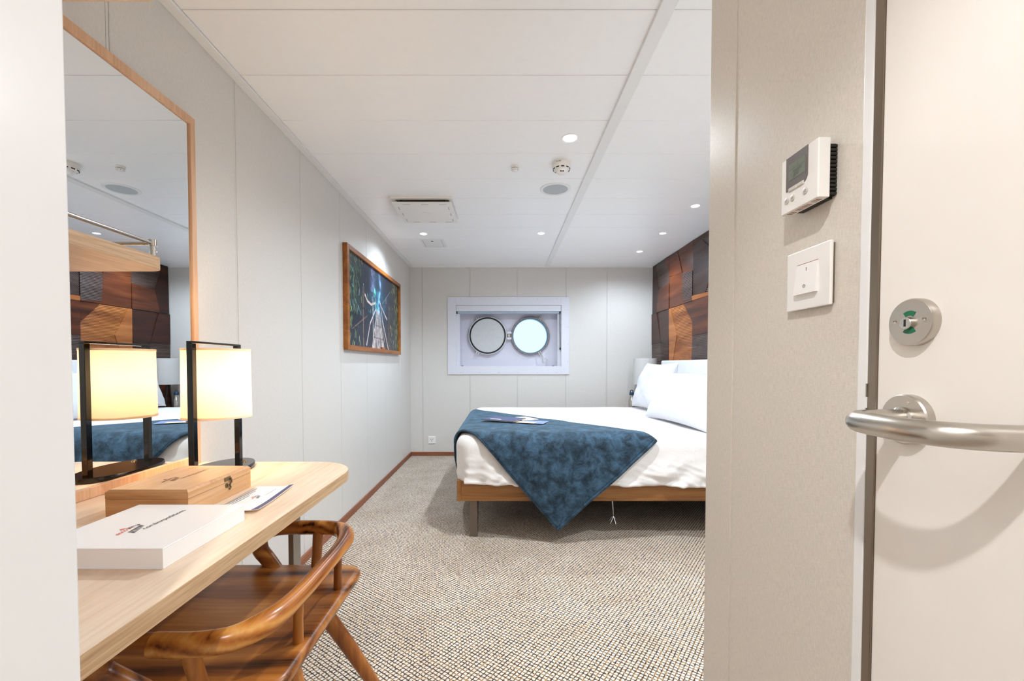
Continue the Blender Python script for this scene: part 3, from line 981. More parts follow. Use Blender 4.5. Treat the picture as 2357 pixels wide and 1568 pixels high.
def build_desk_things():
    zt = ZD + 0.0006
    # wooden box
    x0, x1, y0, y1, h = -0.889, -0.703, 0.948, 1.186, 0.060
    t = thing('wooden_box', ((x0 + x1) / 2, (y0 + y1) / 2, zt), 'hinged oak gift box with antique clasp beside the desk lamp', 'box')
    split = zt + 0.041
    obj('box_body', B(x0, x1, y0, y1, zt, split - 0.0008, 0.001), 'gift_box_oak', t)
    bm = B(x0, x1, y0, y1, split, zt + h)
    es = [e for e in bm.edges if all(abs(v.co.z - (zt + h)) < 1e-5 for v in e.verts)]
    bmesh.ops.bevel(bm, geom=es, offset=0.005, segments=1, affect='EDGES')
    lid = obj('box_lid', bm, 'gift_box_oak', t)
    obj('side_veneer', B(x1 - 0.0005, x1 + 0.0003, y0 + 0.0004, y1 - 0.0004, zt + 0.001, split - 0.0008), 'gift_box_side', t)
    obj('side_veneer', B(x1 - 0.0005, x1 + 0.0003, y0 + 0.0004, y1 - 0.0004, split, zt + h - 0.005), 'gift_box_side', lid)
    obj('lid_veneer', B(x0 + 0.006, x1 - 0.006, y0 + 0.006, y1 - 0.006, zt + h - 0.0002, zt + h + 0.0004), 'gift_box_top', lid)
    logo(lid, (-0.806, 1.035, zt + h + 0.0004), (0, 1, 0), (-1, 0, 0), 0.024, ('print_brown', 'print_brown'))
    obj('lettering', text_mesh('coralexpeditions', 0.0145, (-0.788, 1.046, zt + h + 0.0004), (0, 1, 0), (-1, 0, 0)), 'print_brown', lid)
    yc = 1.085
    cl = obj('clasp_plate', B(x1, x1 + 0.0015, yc - 0.012, yc + 0.012, split + 0.003, split + 0.0135, 0.0012, 1), 'antique_brass', t)
    obj('clasp_hook', tube(BM(), spline([(x1 + 0.003, yc + 0.010, split + 0.009), (x1 + 0.0035, yc + 0.012, split - 0.002), (x1 + 0.0035, yc + 0.006, split - 0.008), (x1 + 0.0035, yc + 0.009, split - 0.016), (x1 + 0.0035, yc + 0.004, split - 0.019)], 5), 0.0020, 8), 'antique_brass', cl, smooth=50)
    obj('clasp_keeper', lathe(BM(), (x1, yc - 0.003, split - 0.008), [(0.0065, 0), (0.0055, 0.002), (0.0028, 0.003), (0.0028, 0.005), (0, 0.0055)], 'X', 14), 'antique_brass', cl, smooth=40)

    # white presentation box
    x0, x1, y0, y1, h = -0.795, -0.565, 0.703, 0.928, 0.035
    t = thing('white_box', ((x0 + x1) / 2, (y0 + y1) / 2, zt), 'flat white presentation box with printed emblem near the desk edge', 'box')
    obj('box_base', B(x0, x1, y0 - 0.0, y1, zt, zt + 0.0022, 0.0006, 1), 'box_white', t)
    obj('box_tray', B(x0 + 0.003, x1 - 0.003, y0 + 0.0035, y1 - 0.003, zt + 0.0022, zt + h - 0.0022), 'box_white', t)
    lid = obj('box_cover', B(x0, x1, y0, y1, zt + h - 0.0022, zt + h, 0.0008, 1), 'box_white', t)
    obj('cover_flap', B(x1 - 0.0024, x1, y0, y1, zt + 0.0022, zt + h - 0.0022), 'box_white', t)
    logo(lid, (-0.686, 0.784, zt + h), (0, 1, 0), (-1, 0, 0), 0.027, ('print_coral', 'print_black'))
    obj('lettering', text_mesh('coralexpeditions', 0.0155, (-0.664, 0.787, zt + h), (0, 1, 0), (-1, 0, 0)), 'print_black', lid)

    # brochure card, slightly curled
    t = thing('brochure', (-0.625, 1.08, zt), 'white printed leaflet with a navy edge lying on the desk', 'leaflet')
    A, Bq = Vector((-0.688, 1.187)), Vector((-0.581, 1.187))
    C, D = Vector((-0.562, 0.973)), Vector((-0.672, 0.973))

    def sheet(u0, u1, lift, mat, nm, parent):
        bm = BM()
        n, k = 10, 6
        g = []
        for i in range(n + 1):
            row = []
            for j in range(k + 1):
                u = u0 + (u1 - u0) * j / k
                v = i / n
                p = (A * (1 - u) + Bq * u) * (1 - v) + (D * (1 - u) + C * u) * v
                row.append(bm.verts.new((p.x, p.y, zt + 0.0012 + lift + 0.006 * max(0, v - 0.55) ** 2 * 4 + 0.008 * max(0, u - 0.6) ** 2 * 5 * (0.4 + 0.6 * (1 - v)))))
            g.append(row)
        for i in range(n):
            for j in range(k):
                bm.faces.new((g[i][j], g[i + 1][j], g[i + 1][j + 1], g[i][j + 1]))
        o = obj(nm, bm, mat, parent, smooth=60)
        return o
    pg = sheet(0, 1.0, 0, 'paper_white', 'paper', t)
    md = pg.modifiers.new('thickness', 'SOLIDIFY')
    md.thickness = 0.0009
    md.offset = -1
    sheet(0.86, 1.0, 0.0005, 'card_navy', 'navy_border', t)
    zz = zt + 0.0022
    logo(pg, (-0.628, 1.085, zz), (0, 1, 0), (-1, 0, 0), 0.015, ('print_coral', 'print_black'))
    obj('lettering', text_mesh('coralexpeditions', 0.0085, (-0.612, 1.098, zz + 0.0012), (0, 1, 0), (-1, 0, 0)), 'print_grey', pg)
    for q, (xx, ya, yb2) in enumerate(((-0.672, 1.03, 1.16), (-0.664, 0.995, 1.14), (-0.656, 1.02, 1.10), (-0.60, 0.985, 1.03))):
        obj('printed_line', B(xx, xx + 0.0012, ya, yb2, zz - 0.0006, zz + 0.0002), 'print_grey', pg)


# ================================================================== CHAIR
def build_chair():
    ym = 1.055
    t = thing('desk_chair', (-0.66, ym, 0), 'teak armchair with a curved low back rail pushed under the desk', 'chair')
    zs = 0.446
    n = 26
    # seat: rounded slab, slightly dished
    x0, x1, y0, y1 = -0.915, -0.428, 0.795, 1.315
    bm = BM()
    poly = rrect(x0, x1, y0, y1, (0.05, 0.05, 0.06, 0.06), 8)

    def zt(x, y):
        a = (x - (x0 + x1) / 2) / ((x1 - x0) / 2)
        b = (y - (y0 + y1) / 2) / ((y1 - y0) / 2)
        return zs - 0.010 * max(0, 1 - a * a) * max(0, 1 - b * b)
    cx, cy = (x0 + x1) / 2, (y0 + y1) / 2
    rings = []
    for f, dz in ((0.2, 0), (0.45, 0), (0.7, 0), (0.86, 0), (0.95, 0), (0.985, -0.003), (1.0, -0.011), (1.0, -0.020), (0.985, -0.029), (0.95, -0.033), (0.5, -0.034)):
        rings.append([bm.verts.new((cx + (px - cx) * f, cy + (py - cy) * f, (zt(cx + (px - cx) * f, cy + (py - cy) * f) if dz > -0.02 else zs) + dz)) for px, py in poly])
    for i in range(len(rings) - 1):
        m = len(poly)
        for k in range(m):
            bm.faces.new((rings[i][k], rings[i][(k + 1) % m], rings[i + 1][(k + 1) % m], rings[i + 1][k]))
    bm.faces.new(rings[0])
    bm.faces.new(list(reversed(rings[-1])))
    bmesh.ops.recalc_face_normals(bm, faces=bm.faces)
    obj('seat', bm, 'teak_x', t, smooth=60)
    # back rail and arms: one bent pole
    zr = 0.550
    far = [(-0.452, ym, zr), (-0.454, ym + 0.12, zr), (-0.466, ym + 0.205, zr), (-0.502, ym + 0.262, zr), (-0.56, ym + 0.282, zr), (-0.64, ym + 0.284, zr),
           (-0.715, ym + 0.282, zr - 0.004), (-0.758, ym + 0.276, zr - 0.026), (-0.757, ym + 0.268, zr - 0.062), (-0.728, ym + 0.258, zr - 0.090), (-0.690, ym + 0.243, zs - 0.020)]
    near = [(x, 2 * ym - y, z) for x, y, z in far[:0:-1]]
    back = spline(near[5:] + far[:6], 7)
    rb = []
    for p in back:
        k = abs(p.y - ym)
        rb.append(0.0205 + 0.004 * math.exp(-((k - 0.22) / 0.06) ** 2))
    obj('back_rail', tube(BM(), back, rb, 18), 'teak_y', t, smooth=60)
    for pts in (far[5:], near[:6]):
        p2 = spline(pts, 7)
        nn = len(p2)
        rr = [0.0205 + 0.003 * math.sin(PI * i / (nn - 1)) for i in range(nn)]
        obj('armrest', tube(BM(), p2, rr, 18), 'teak_x', t, smooth=60)
    # spindles
    for y in (ym + 0.115, ym - 0.115):
        obj('spindle', tube(BM(), [(-0.456, y, zs - 0.012), (-0.4555, y, zs + 0.05), (-0.454, y, zr)], [0.0115, 0.0105, 0.0115], 14), 'teak_z', t, smooth=60)
    for s in (1, -1):
        obj('spindle', tube(BM(), [(-0.575, ym + s * 0.248, zs - 0.02), (-0.578, ym + s * 0.268, zs + 0.05), (-0.58, ym + s * 0.281, zr)], [0.015, 0.015, 0.016], 14), 'teak_z', t, smooth=60)
    # legs
    for s in (1, -1):
        obj('leg', tube(BM(), [(-0.505, ym + s * 0.085, zs - 0.020), (-0.43, ym + s * 0.135, 0.26), (-0.318, ym + s * 0.205, 0.0)], [0.0215, 0.020, 0.0135], 16), 'teak_z', t, smooth=60)
        obj('leg', tube(BM(), [(-0.80, ym + s * 0.10, zs - 0.020), (-0.86, ym + s * 0.15, 0.26), (-0.94, ym + s * 0.21, 0.0)], [0.0215, 0.020, 0.0135], 16), 'teak_z', t, smooth=60)


# ================================================================== PICTURE
def paint_picture(nw, nh):
    rng = np.random.default_rng(5)
    P, Q = np.meshgrid(np.linspace(0, 1, nw), np.linspace(0, 1, nh))
    AR = 2.13

    def fbm(f, seed, oct=4):
        r = np.random.default_rng(seed)
        out = np.zeros_like(P)
        amp = 1.0
        for o in range(oct):
            gx, gy = int(f * AR) + 3, int(f) + 3
            g = r.random((gy, gx))
            x = P * (gx - 1.001)
            y = Q * (gy - 1.001)
            xi, yi = x.astype(int), y.astype(int)
            fx, fy = x - xi, y - yi
            fx, fy = fx * fx * (3 - 2 * fx), fy * fy * (3 - 2 * fy)
            v = (g[yi, xi] * (1 - fx) + g[yi, xi + 1] * fx) * (1 - fy) + (g[yi + 1, xi] * (1 - fx) + g[yi + 1, xi + 1] * fx) * fy
            out += v * amp
            amp *= 0.55
            f *= 2
        return (out - out.min()) / (out.max() - out.min())

    def C(h):
        return np.array([int(h[i:i + 2], 16) / 255 for i in (0, 2, 4)])
    img = np.zeros((nh, nw, 3))
    n1, n2, n3 = fbm(4, 1), fbm(12, 2), fbm(20, 3)
    img[:] = C('141a26')
    img += (n1 * 0.06)[..., None] * np.array([0.5, 0.8, 1.0])
    glow = np.exp(-((P - 0.5) / 0.13) ** 2) * np.exp(-((Q - 0.42) / 0.26) ** 2)
    img += glow[..., None] * (0.25 + 0.75 * n2)[..., None] * np.array([0.10, 0.34, 0.40])
    st = np.exp(-((P - 0.53 - 0.02 * np.sin(Q * 9)) / 0.02) ** 2) * (Q < 0.55)
    img += st[..., None] * n2[..., None] * np.array([0.38, 0.40, 0.48])
    st = np.exp(-((P - 0.40) / 0.04) ** 2) * (Q < 0.30)
    img += (st * n3)[..., None] * np.array([0.34, 0.30, 0.38])

    def blend(mask, col):
        nonlocal img
        m = np.clip(mask, 0, 1)[..., None]
        img = img * (1 - m) + col * m

    # leaves
    def leaves(n, fx, fy, cols, seed, sz=(0.014, 0.03)):
        r = np.random.default_rng(seed)
        for i in range(n):
            cx, cy = fx(r), fy(r)
            a = r.uniform(0.5, 2.2)
            L = r.uniform(*sz)
            w = L * r.uniform(0.25, 0.4)
            dx, dy = (P - cx) * AR, Q - cy
            u = dx * math.cos(a) + dy * math.sin(a)
            v = -dx * math.sin(a) + dy * math.cos(a)
            m = (u / (L * 1.6)) ** 2 + (v / w) ** 2 < 1
            blend(m * 0.85, C(cols[r.integers(len(cols))]) * r.uniform(0.6, 1.15))
    G1 = ['3d5c50', '557a6c', '2c463c', '6f9488', '1f3a33', '4a6a3c']
    G2 = ['4c5a30', '3a4a28', '6c7440', '2c3a22', '56663a', '8a8a58']
    leaves(260, lambda r: abs(r.normal(0, 0.10)), lambda r: r.uniform(0.0, 0.62), G1, 11)
    leaves(40, lambda r: abs(r.normal(0.02, 0.07)), lambda r: r.uniform(0.6, 1.0), ['6a8a4a', '4c6a3a', '94a860'], 12)
    leaves(280, lambda r: 1 - abs(r.normal(0, 0.11)), lambda r: r.uniform(0.0, 1.0), G2, 13)
    leaves(40, lambda r: r.normal(0.45, 0.07), lambda r: r.uniform(0.38, 0.6), ['2f7f78', '4fae9a', '256a6c'], 14, (0.010, 0.02))
    leaves(6, lambda r: r.normal(0.44, 0.01), lambda r: r.uniform(0.26, 0.32), ['6fe0b4', '4fd0a0'], 15)

    def seg(p0, p1, w0, w1, col, a=1.0, shade=True):
        p0, p1 = np.array(p0, float), np.array(p1, float)
        d = (p1 - p0) * np.array([AR, 1])
        L2 = (d ** 2).sum()
        dx, dy = (P - p0[0]) * AR, Q - p0[1]
        t = np.clip((dx * d[0] + dy * d[1]) / L2, 0, 1)
        ex, ey = dx - t * d[0], dy - t * d[1]
        dist = np.sqrt(ex ** 2 + ey ** 2)
        w = w0 + (w1 - w0) * t
        m = np.clip((w - dist) / (w * 0.3) , 0, 1)
        c = C(col)[None, None, :] * (0.55 + 0.45 * n3[..., None])
        blend(m * a, c)
    # deck of bamboo poles
    for i in range(9):
        f = i / 8
        b0, t0 = 0.385 + f * 0.245, 0.474 + f * 0.066
        seg((t0, 0.50), (b0, 1.02), 0.004, 0.024, 'e9dcd6' if i % 2 else 'cfbfba')
        seg((t0 + 0.004, 0.52), (b0 + 0.015, 1.02), 0.0008, 0.004, '4a3c44', 0.8)
    for q, wd in ((0.60, 0.004), (0.70, 0.006), (0.86, 0.010)):
        f = (q - 0.5) / 0.5
        seg((0.474 - 0.085 * f, q), (0.54 + 0.085 * f, q + 0.01), wd, wd, '7a6a70', 0.8)
    # handrails and uprights
    seg((0.452, 0.36), (0.455, 0.52), 0.006, 0.007, 'd8c8c8')
    seg((0.455, 0.50), (0.35, 0.70), 0.009, 0.013, 'e4d6d2')
    seg((0.35, 0.70), (0.285, 0.97), 0.013, 0.017, 'd9c6c4')
    seg((0.40, 0.36), (0.405, 1.0), 0.007, 0.012, 'd9cac6')
    seg((0.30, 0.62), (0.06, 0.82), 0.010, 0.008, '7d6660')
    seg((0.545, 0.37), (0.60, 0.62), 0.008, 0.011, 'e2d3d0')
    seg((0.60, 0.62), (0.73, 1.0), 0.012, 0.018, 'dccac6')
    seg((0.545, 0.40), (0.70, 0.58), 0.008, 0.016, 'c7b3a8')
    seg((0.60, 0.38), (0.78, 0.16), 0.003, 0.003, '8d9aa8')
    seg((0.56, 0.42), (0.64, 0.9), 0.006, 0.009, 'bfaeae')
    # posts
    seg((0.235, 0.30), (0.235, 1.02), 0.021, 0.021, '6b5148')
    seg((0.228, 0.30), (0.228, 1.02), 0.007, 0.007, 'a48777', 0.7)
    seg((0.754, 0.36), (0.74, 1.0), 0.018, 0.018, '7a513a')
    for q in (0.38, 0.55, 0.72, 0.88):
        seg((0.222, q), (0.248, q + 0.01), 0.006, 0.006, '3a2f3f', 0.8)
    # curved horn
    for a, b in (((0.262, 0.38), (0.30, 0.44)), ((0.30, 0.44), (0.37, 0.465)), ((0.37, 0.465), (0.45, 0.42))):
        seg(a, b, 0.018, 0.016, 'dcc6b8')
    img += (n2[..., None] - 0.5) * 0.04
    return np.clip(img * 1.12 + 0.01, 0, 1)


def build_picture():
    y0, y1, z0, z1 = 2.875, 4.385, 1.168, 1.885
    t = thing('framed_picture', (XL, (y0 + y1) / 2, z0), 'framed photograph of a bamboo footbridge in the jungle', 'picture')
    xf = XL + 0.032
    fw = 0.042
    obj('frame_side', B(XL + 0.001, xf, y0, y0 + fw, z0, z1, 0.002), 'frame_teak', t)
    obj('frame_side', B(XL + 0.001, xf, y1 - fw, y1, z0, z1, 0.002), 'frame_teak', t)
    obj('frame_top', B(XL + 0.001, xf, y0 + fw, y1 - fw, z1 - fw * 0.8, z1, 0.002), 'frame_teak', t)
    obj('frame_bottom', B(XL + 0.001, xf, y0 + fw, y1 - fw, z0, z0 + fw * 0.8, 0.002), 'frame_teak', t)
    a, b, c, d = y0 + fw, y1 - fw, z0 + fw * 0.8, z1 - fw * 0.8
    nw, nh = 380, 178
    img = paint_picture(nw, nh)
    ys = np.linspace(a, b, nw)
    zs = np.linspace(d, c, nh)
    YY, ZZ = np.meshgrid(ys, zs)
    co = np.stack([np.full(YY.size, XL + 0.016), YY.ravel(), ZZ.ravel()], 1)
    idx = np.arange(nw * nh).reshape(nh, nw)
    f = np.stack([idx[:-1, :-1].ravel(), idx[1:, :-1].ravel(), idx[1:, 1:].ravel(), idx[:-1, 1:].ravel()], 1)
    me = bpy.data.meshes.new('photo_print')
    me.from_pydata(co.tolist(), [], f.tolist())
    at = me.color_attributes.new('print', 'FLOAT_COLOR', 'POINT')
    li = np.where(img <= 0.04045, img / 12.92, ((img + 0.055) / 1.055) ** 2.4)
    rgba = np.concatenate([li.reshape(-1, 3), np.ones((nw * nh, 1))], 1).astype(np.float32)
    at.data.foreach_set('color', rgba.ravel())
    obj('photo_print', me, 'art_print', t)
    obj('backing_board', B(XL + 0.001, XL + 0.014, a, b, c, d), 'lamp_dark', t)
    obj('title_plate', B(XL + 0.017, XL + 0.030, 3.70, 3.80, c - 0.002, c + 0.016, 0.001), 'frame_teak', t)


# ================================================================== CLADDING
def clip_poly(poly, p, n):
    out = []
    m = len(poly)
    for i in range(m):
        a, b = poly[i], poly[(i + 1) % m]
        da = (a[0] - p[0]) * n[0] + (a[1] - p[1]) * n[1]
        db = (b[0] - p[0]) * n[0] + (b[1] - p[1]) * n[1]
        if da >= 0:
            out.append(a)
        if da * db < 0:
            t = da / (da - db)
            out.append((a[0] + (b[0] - a[0]) * t, a[1] + (b[1] - a[1]) * t))
    return out


def build_cladding():
    t = thing('wood_cladding', (XR, 3.7, 1.1), 'dark rosewood wall cladding of carved faceted tiles behind the headboard', 'wall panel')
    rnd = random.Random(21)
    # a runs 0 (window side) .. 1, b runs 0 (bottom) .. 1
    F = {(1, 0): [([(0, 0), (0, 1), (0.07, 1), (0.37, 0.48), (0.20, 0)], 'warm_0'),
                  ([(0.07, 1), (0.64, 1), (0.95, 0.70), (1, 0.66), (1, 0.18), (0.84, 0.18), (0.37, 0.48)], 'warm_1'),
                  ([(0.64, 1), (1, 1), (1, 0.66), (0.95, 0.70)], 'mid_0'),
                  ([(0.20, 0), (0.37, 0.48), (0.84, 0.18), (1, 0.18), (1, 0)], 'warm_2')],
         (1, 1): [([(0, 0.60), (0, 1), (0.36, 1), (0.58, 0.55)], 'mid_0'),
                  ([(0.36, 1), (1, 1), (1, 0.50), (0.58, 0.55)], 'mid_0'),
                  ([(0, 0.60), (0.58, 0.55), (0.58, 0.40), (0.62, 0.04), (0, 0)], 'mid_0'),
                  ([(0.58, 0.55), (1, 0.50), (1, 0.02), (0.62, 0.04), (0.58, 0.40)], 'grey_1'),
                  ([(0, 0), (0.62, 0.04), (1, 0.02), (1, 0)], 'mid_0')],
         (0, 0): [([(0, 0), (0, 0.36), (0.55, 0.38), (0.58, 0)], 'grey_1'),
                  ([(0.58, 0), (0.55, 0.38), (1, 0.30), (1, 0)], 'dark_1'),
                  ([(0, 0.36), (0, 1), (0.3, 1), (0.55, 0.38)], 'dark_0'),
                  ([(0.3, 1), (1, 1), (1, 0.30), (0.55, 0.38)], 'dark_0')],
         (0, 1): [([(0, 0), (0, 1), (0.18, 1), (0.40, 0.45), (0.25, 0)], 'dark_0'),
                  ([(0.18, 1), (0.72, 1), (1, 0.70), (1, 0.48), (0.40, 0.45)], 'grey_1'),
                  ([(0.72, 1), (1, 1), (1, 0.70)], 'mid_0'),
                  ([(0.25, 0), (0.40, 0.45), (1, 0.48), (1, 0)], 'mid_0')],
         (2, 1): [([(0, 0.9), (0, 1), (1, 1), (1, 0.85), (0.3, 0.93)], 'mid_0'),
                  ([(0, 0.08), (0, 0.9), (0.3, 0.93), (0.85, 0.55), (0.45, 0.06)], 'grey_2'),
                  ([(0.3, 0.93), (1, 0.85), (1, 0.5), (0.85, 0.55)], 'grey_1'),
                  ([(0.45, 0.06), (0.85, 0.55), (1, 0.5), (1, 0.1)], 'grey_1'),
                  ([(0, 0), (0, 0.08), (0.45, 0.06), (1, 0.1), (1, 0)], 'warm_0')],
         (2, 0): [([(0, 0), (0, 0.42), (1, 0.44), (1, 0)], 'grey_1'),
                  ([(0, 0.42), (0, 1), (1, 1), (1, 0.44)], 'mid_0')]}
    ts = 0.5496
    y_far = YB - 0.016
    for ci in range(5):
        for ri in (-1, 0, 1):
            ya = y_far - 0.5 - (ci - 1) * ts if ci else y_far
            yb = y_far - 0.5 - ci * ts
            za, zb = 1.1 + ri * ts, 1.1 + (ri + 1) * ts
            zb = min(zb, ZC - 0.001)
            g = 0.0008
            tile = obj('tile', B(XR - 0.008, XR - 0.0005, yb + g, ya - g, za + g, zb - g), 'cladding_dark_0', t)
            facets = F.get((ci, ri))
            if facets is None:
                polys = [[(0, 0), (1, 0), (1, 1), (0, 1)]]
                for k in range(2):
                    p = (rnd.uniform(0.3, 0.7), rnd.uniform(0.3, 0.7))
                    a = rnd.uniform(0, PI)
                    n = (math.cos(a), math.sin(a))
                    new = []
                    for q in polys:
                        for s in (1, -1):
                            c = clip_poly(q, p, (n[0] * s, n[1] * s))
                            if len(c) >= 3:
                                new.append(c)
                    polys = new
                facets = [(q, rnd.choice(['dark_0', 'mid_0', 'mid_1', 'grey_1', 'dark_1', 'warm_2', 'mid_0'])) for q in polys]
            for q, mn in facets:
                cxq = sum(p[0] for p in q) / len(q)
                cyq = sum(p[1] for p in q) / len(q)
                h0 = rnd.uniform(0.006, 0.013)
                tx, tz = rnd.uniform(-0.010, 0.010), rnd.uniform(-0.010, 0.010)
                bm = BM()
                lo, hi = [], []
                for (a, b) in q:
                    a2, b2 = cxq + (a - cxq) * 0.994, cyq + (b - cyq) * 0.994
                    y = ya - g + (yb - ya + 2 * g) * a2
                    z = za + g + (zb - za - 2 * g) * b2
                    h = max(0.002, h0 + tx * (a - cxq) + tz * (b - cyq))
                    lo.append(bm.verts.new((XR - 0.008, y, z)))
                    hi.append(bm.verts.new((XR - 0.008 - h, y, z)))
                m = len(q)
                for k in range(m):
                    bm.faces.new((lo[k], lo[(k + 1) % m], hi[(k + 1) % m], hi[k]))
                bm.faces.new(hi)
                bm.faces.new(list(reversed(lo)))
                bmesh.ops.recalc_face_normals(bm, faces=bm.faces)
                obj('facet', bm, 'cladding_' + mn, tile)


# ================================================================== BED
BX0, BX1 = -0.278, 1.700
BY0, BY1 = 2.605, 4.430
MT = 0.628                      # top of the made bed


def build_bed():
    t = thing('bed', (0.7, 3.5, 0), 'double bed with brown oak side rails, slab legs and white headboard', 'bed')
    zr0, zr1 = 0.226, 0.350
    obj('side_rail', B(BX0 + 0.028, BX1 - 0.04, BY0, BY0 + 0.028, zr0, zr1, 0.002), 'bed_oak', t)
    obj('side_rail', B(BX0 + 0.028, BX1 - 0.04, BY1 - 0.028, BY1, zr0, zr1, 0.002), 'bed_oak', t)
    obj('foot_rail', prism(BM(), rrect(BX0, BX0 + 0.028, BY0 - 0.001, BY1 + 0.001, (0, 0, 0.012, 0.012), 6), zr0, zr1 + 0.002), 'bed_oak_y', t, smooth=40)
    obj('slat_base', B(BX0 + 0.028, BX1 - 0.04, BY0 + 0.028, BY1 - 0.028, 0.29, 0.335), 'lamp_dark', t)
    obj('mattress', B(BX0 + 0.02, BX1 - 0.045, BY0 + 0.03, BY1 - 0.03, 0.336, MT - 0.035, 0.04, 3), 'cotton_white', t, smooth=50)
    for x in (-0.200, 1.45):
        for (ya, yb, yc) in ((BY0 + 0.012, 2.80, 2.70), (BY1 - 0.012, 4.235, 4.335)):
            bm = BM()
            prism(bm, [(ya, 0), (yc, 0), (yb, zr0 + 0.02), (ya, zr0 + 0.02)], x, x + 0.048, 'X')
            obj('leg', bevel_sharp(bm, 0.003), 'leg_bronze', t)
    s = obj('centre_support', tube(BM(), [(0.728, 2.84, 0.30), (0.75, 2.84, 0.05)], 0.006, 10), 'chrome', t, smooth=50)
    bm = BM()
    for k in range(5):
        a = 2 * PI * k / 5
        tube(bm, [(0.75, 2.84, 0.05), (0.75 + 0.03 * math.cos(a), 2.84 + 0.03 * math.sin(a), 0.004)], [0.006, 0.004], 8)
    obj('support_foot', bm, 'chrome', s, smooth=50)
    hb = B(BX1 - 0.040, XR - 0.026, BY0 - 0.03, BY1 + 0.02, 0.05, 1.108, 0.012, 3)
    obj('headboard', hb, 'headboard_white', t, smooth=50)


def fold(d, R=0.075):
    if d <= 0:
        return d, 0.0
    if d < R * PI / 2:
        a = d / R
        return R * math.sin(a), -R * (1 - math.cos(a))
    return R, -(R + d - R * PI / 2)


def build_duvet():
    R = 0.075
    x0, x1 = BX0 - 0.012, BX1 - 0.060
    y0, y1 = BY0 - 0.022, BY1 + 0.022
    top = [(x, y) for x, y in rrect(x0 + R, x1, y0 + R, y1 - R, (0.0, 0.0, 0.05, 0.05), 10)]
    # resample the outline evenly
    pts = [Vector((x, y, 0)) for x, y in top]
    L = [0.0]
    for i in range(len(pts)):
        L.append(L[-1] + (pts[(i + 1) % len(pts)] - pts[i]).length)
    N = 620
    out = []
    j = 0
    for k in range(N):
        s = L[-1] * k / N
        while L[j + 1] < s:
            j += 1
        f = (s - L[j]) / max(1e-9, (L[j + 1] - L[j]))
        out.append(pts[j].lerp(pts[(j + 1) % len(pts)], f))
    nor = []
    for k in range(N):
        tg = (out[(k + 4) % N] - out[(k - 4) % N]).normalized()
        nor.append(Vector((tg.y, -tg.x, 0)))
    cx, cy = (x0 + x1) / 2, (y0 + y1) / 2
    bm = BM()
    rings = []
    for f in (0.05, 0.3, 0.55, 0.75, 0.88, 0.95):
        r = []
        for k in range(N):
            p = Vector((cx, cy, 0)) + (out[k] - Vector((cx, cy, 0))) * f
            z = MT + 0.006 * noise.noise(p * 2.2) + 0.003 * noise.noise(p * 6) - 0.0
            r.append(bm.verts.new((p.x, p.y, z)))
        rings.append(r)
    M = 34
    hang = 0.30
    for i in range(M):
        d = (hang + 0.03) * i / (M - 1)
        r = []
        for k in range(N):
            p = out[k]
            n = nor[k]
            at_head = p.x > x1 - 0.02
            hd = d if not at_head else min(d, 0.05)
            w = p.x * 1.0 + p.y * 1.0
            # hem wave
            hem = 1.0 + 0.05 * noise.noise(Vector((p.x * 3.0, p.y * 3.0, 4.0))) + 0.07 * max(0.0, (p.x - 0.3)) * (1 if p.y < 3 else 0) * 0.6
            dd = hd * hem
            ox, oz = fold(dd, R)
            low = max(0.0, -oz - 0.05) / 0.28
            q = Vector((p.x + n.x * ox, p.y + n.y * ox, MT + oz))
            # folds: slanting creases growing towards the hem
            c1 = noise.noise(Vector((q.x * 5.0 + q.z * 4.0, q.y * 5.0, q.z * 5.0)))
            c2 = 1 - abs(noise.noise(Vector((q.x * 7.5 - q.z * 9.0, q.y * 7.5 + 3, q.z * 6.0)))) * 2
            c3 = 1 - abs(noise.noise(Vector((q.x * 9.0 + 7, q.y * 9.0, q.z * 26.0 + q.x * 6)))) * 2
            foot = 0.25 if n.x < -0.5 else 1.0
            wr = foot * (0.018 * c1 + 0.026 * c2 * low + 0.015 * c3 * low) * min(1, max(0, low * 1.6)) + (0.012 * low if foot == 1.0 else -0.03 * low * low)
            # corner bunch at the foot
            dc = math.hypot(p.x - (x0 + R), p.y - (y0 + R))
            wr += 0.018 * math.exp(-(dc / 0.13) ** 2) * low * math.sin(dc * 55)
            q += n * (wr if not at_head else 0)
            q.z += 0.006 * noise.noise(p * 2.2) * (1 - low) + 0.003 * noise.noise(p * 6) * (1 - low)
            r.append(bm.verts.new(q))
        rings.append(r)
    for i in range(len(rings) - 1):
        for k in range(N):
            bm.faces.new((rings[i][k], rings[i][(k + 1) % N], rings[i + 1][(k + 1) % N], rings[i + 1][k]))
    bm.faces.new(rings[0])
    bmesh.ops.recalc_face_normals(bm, faces=bm.faces)
    o = obj('duvet', bm, 'cotton_white', None, smooth=80, origin=(0.7, 3.5, MT - 0.3), label='white cotton duvet spread over the bed with wrinkled hanging sides', cat='duvet')
    md = o.modifiers.new('thickness', 'SOLIDIFY')
    md.thickness = 0.012
    md.offset = -1


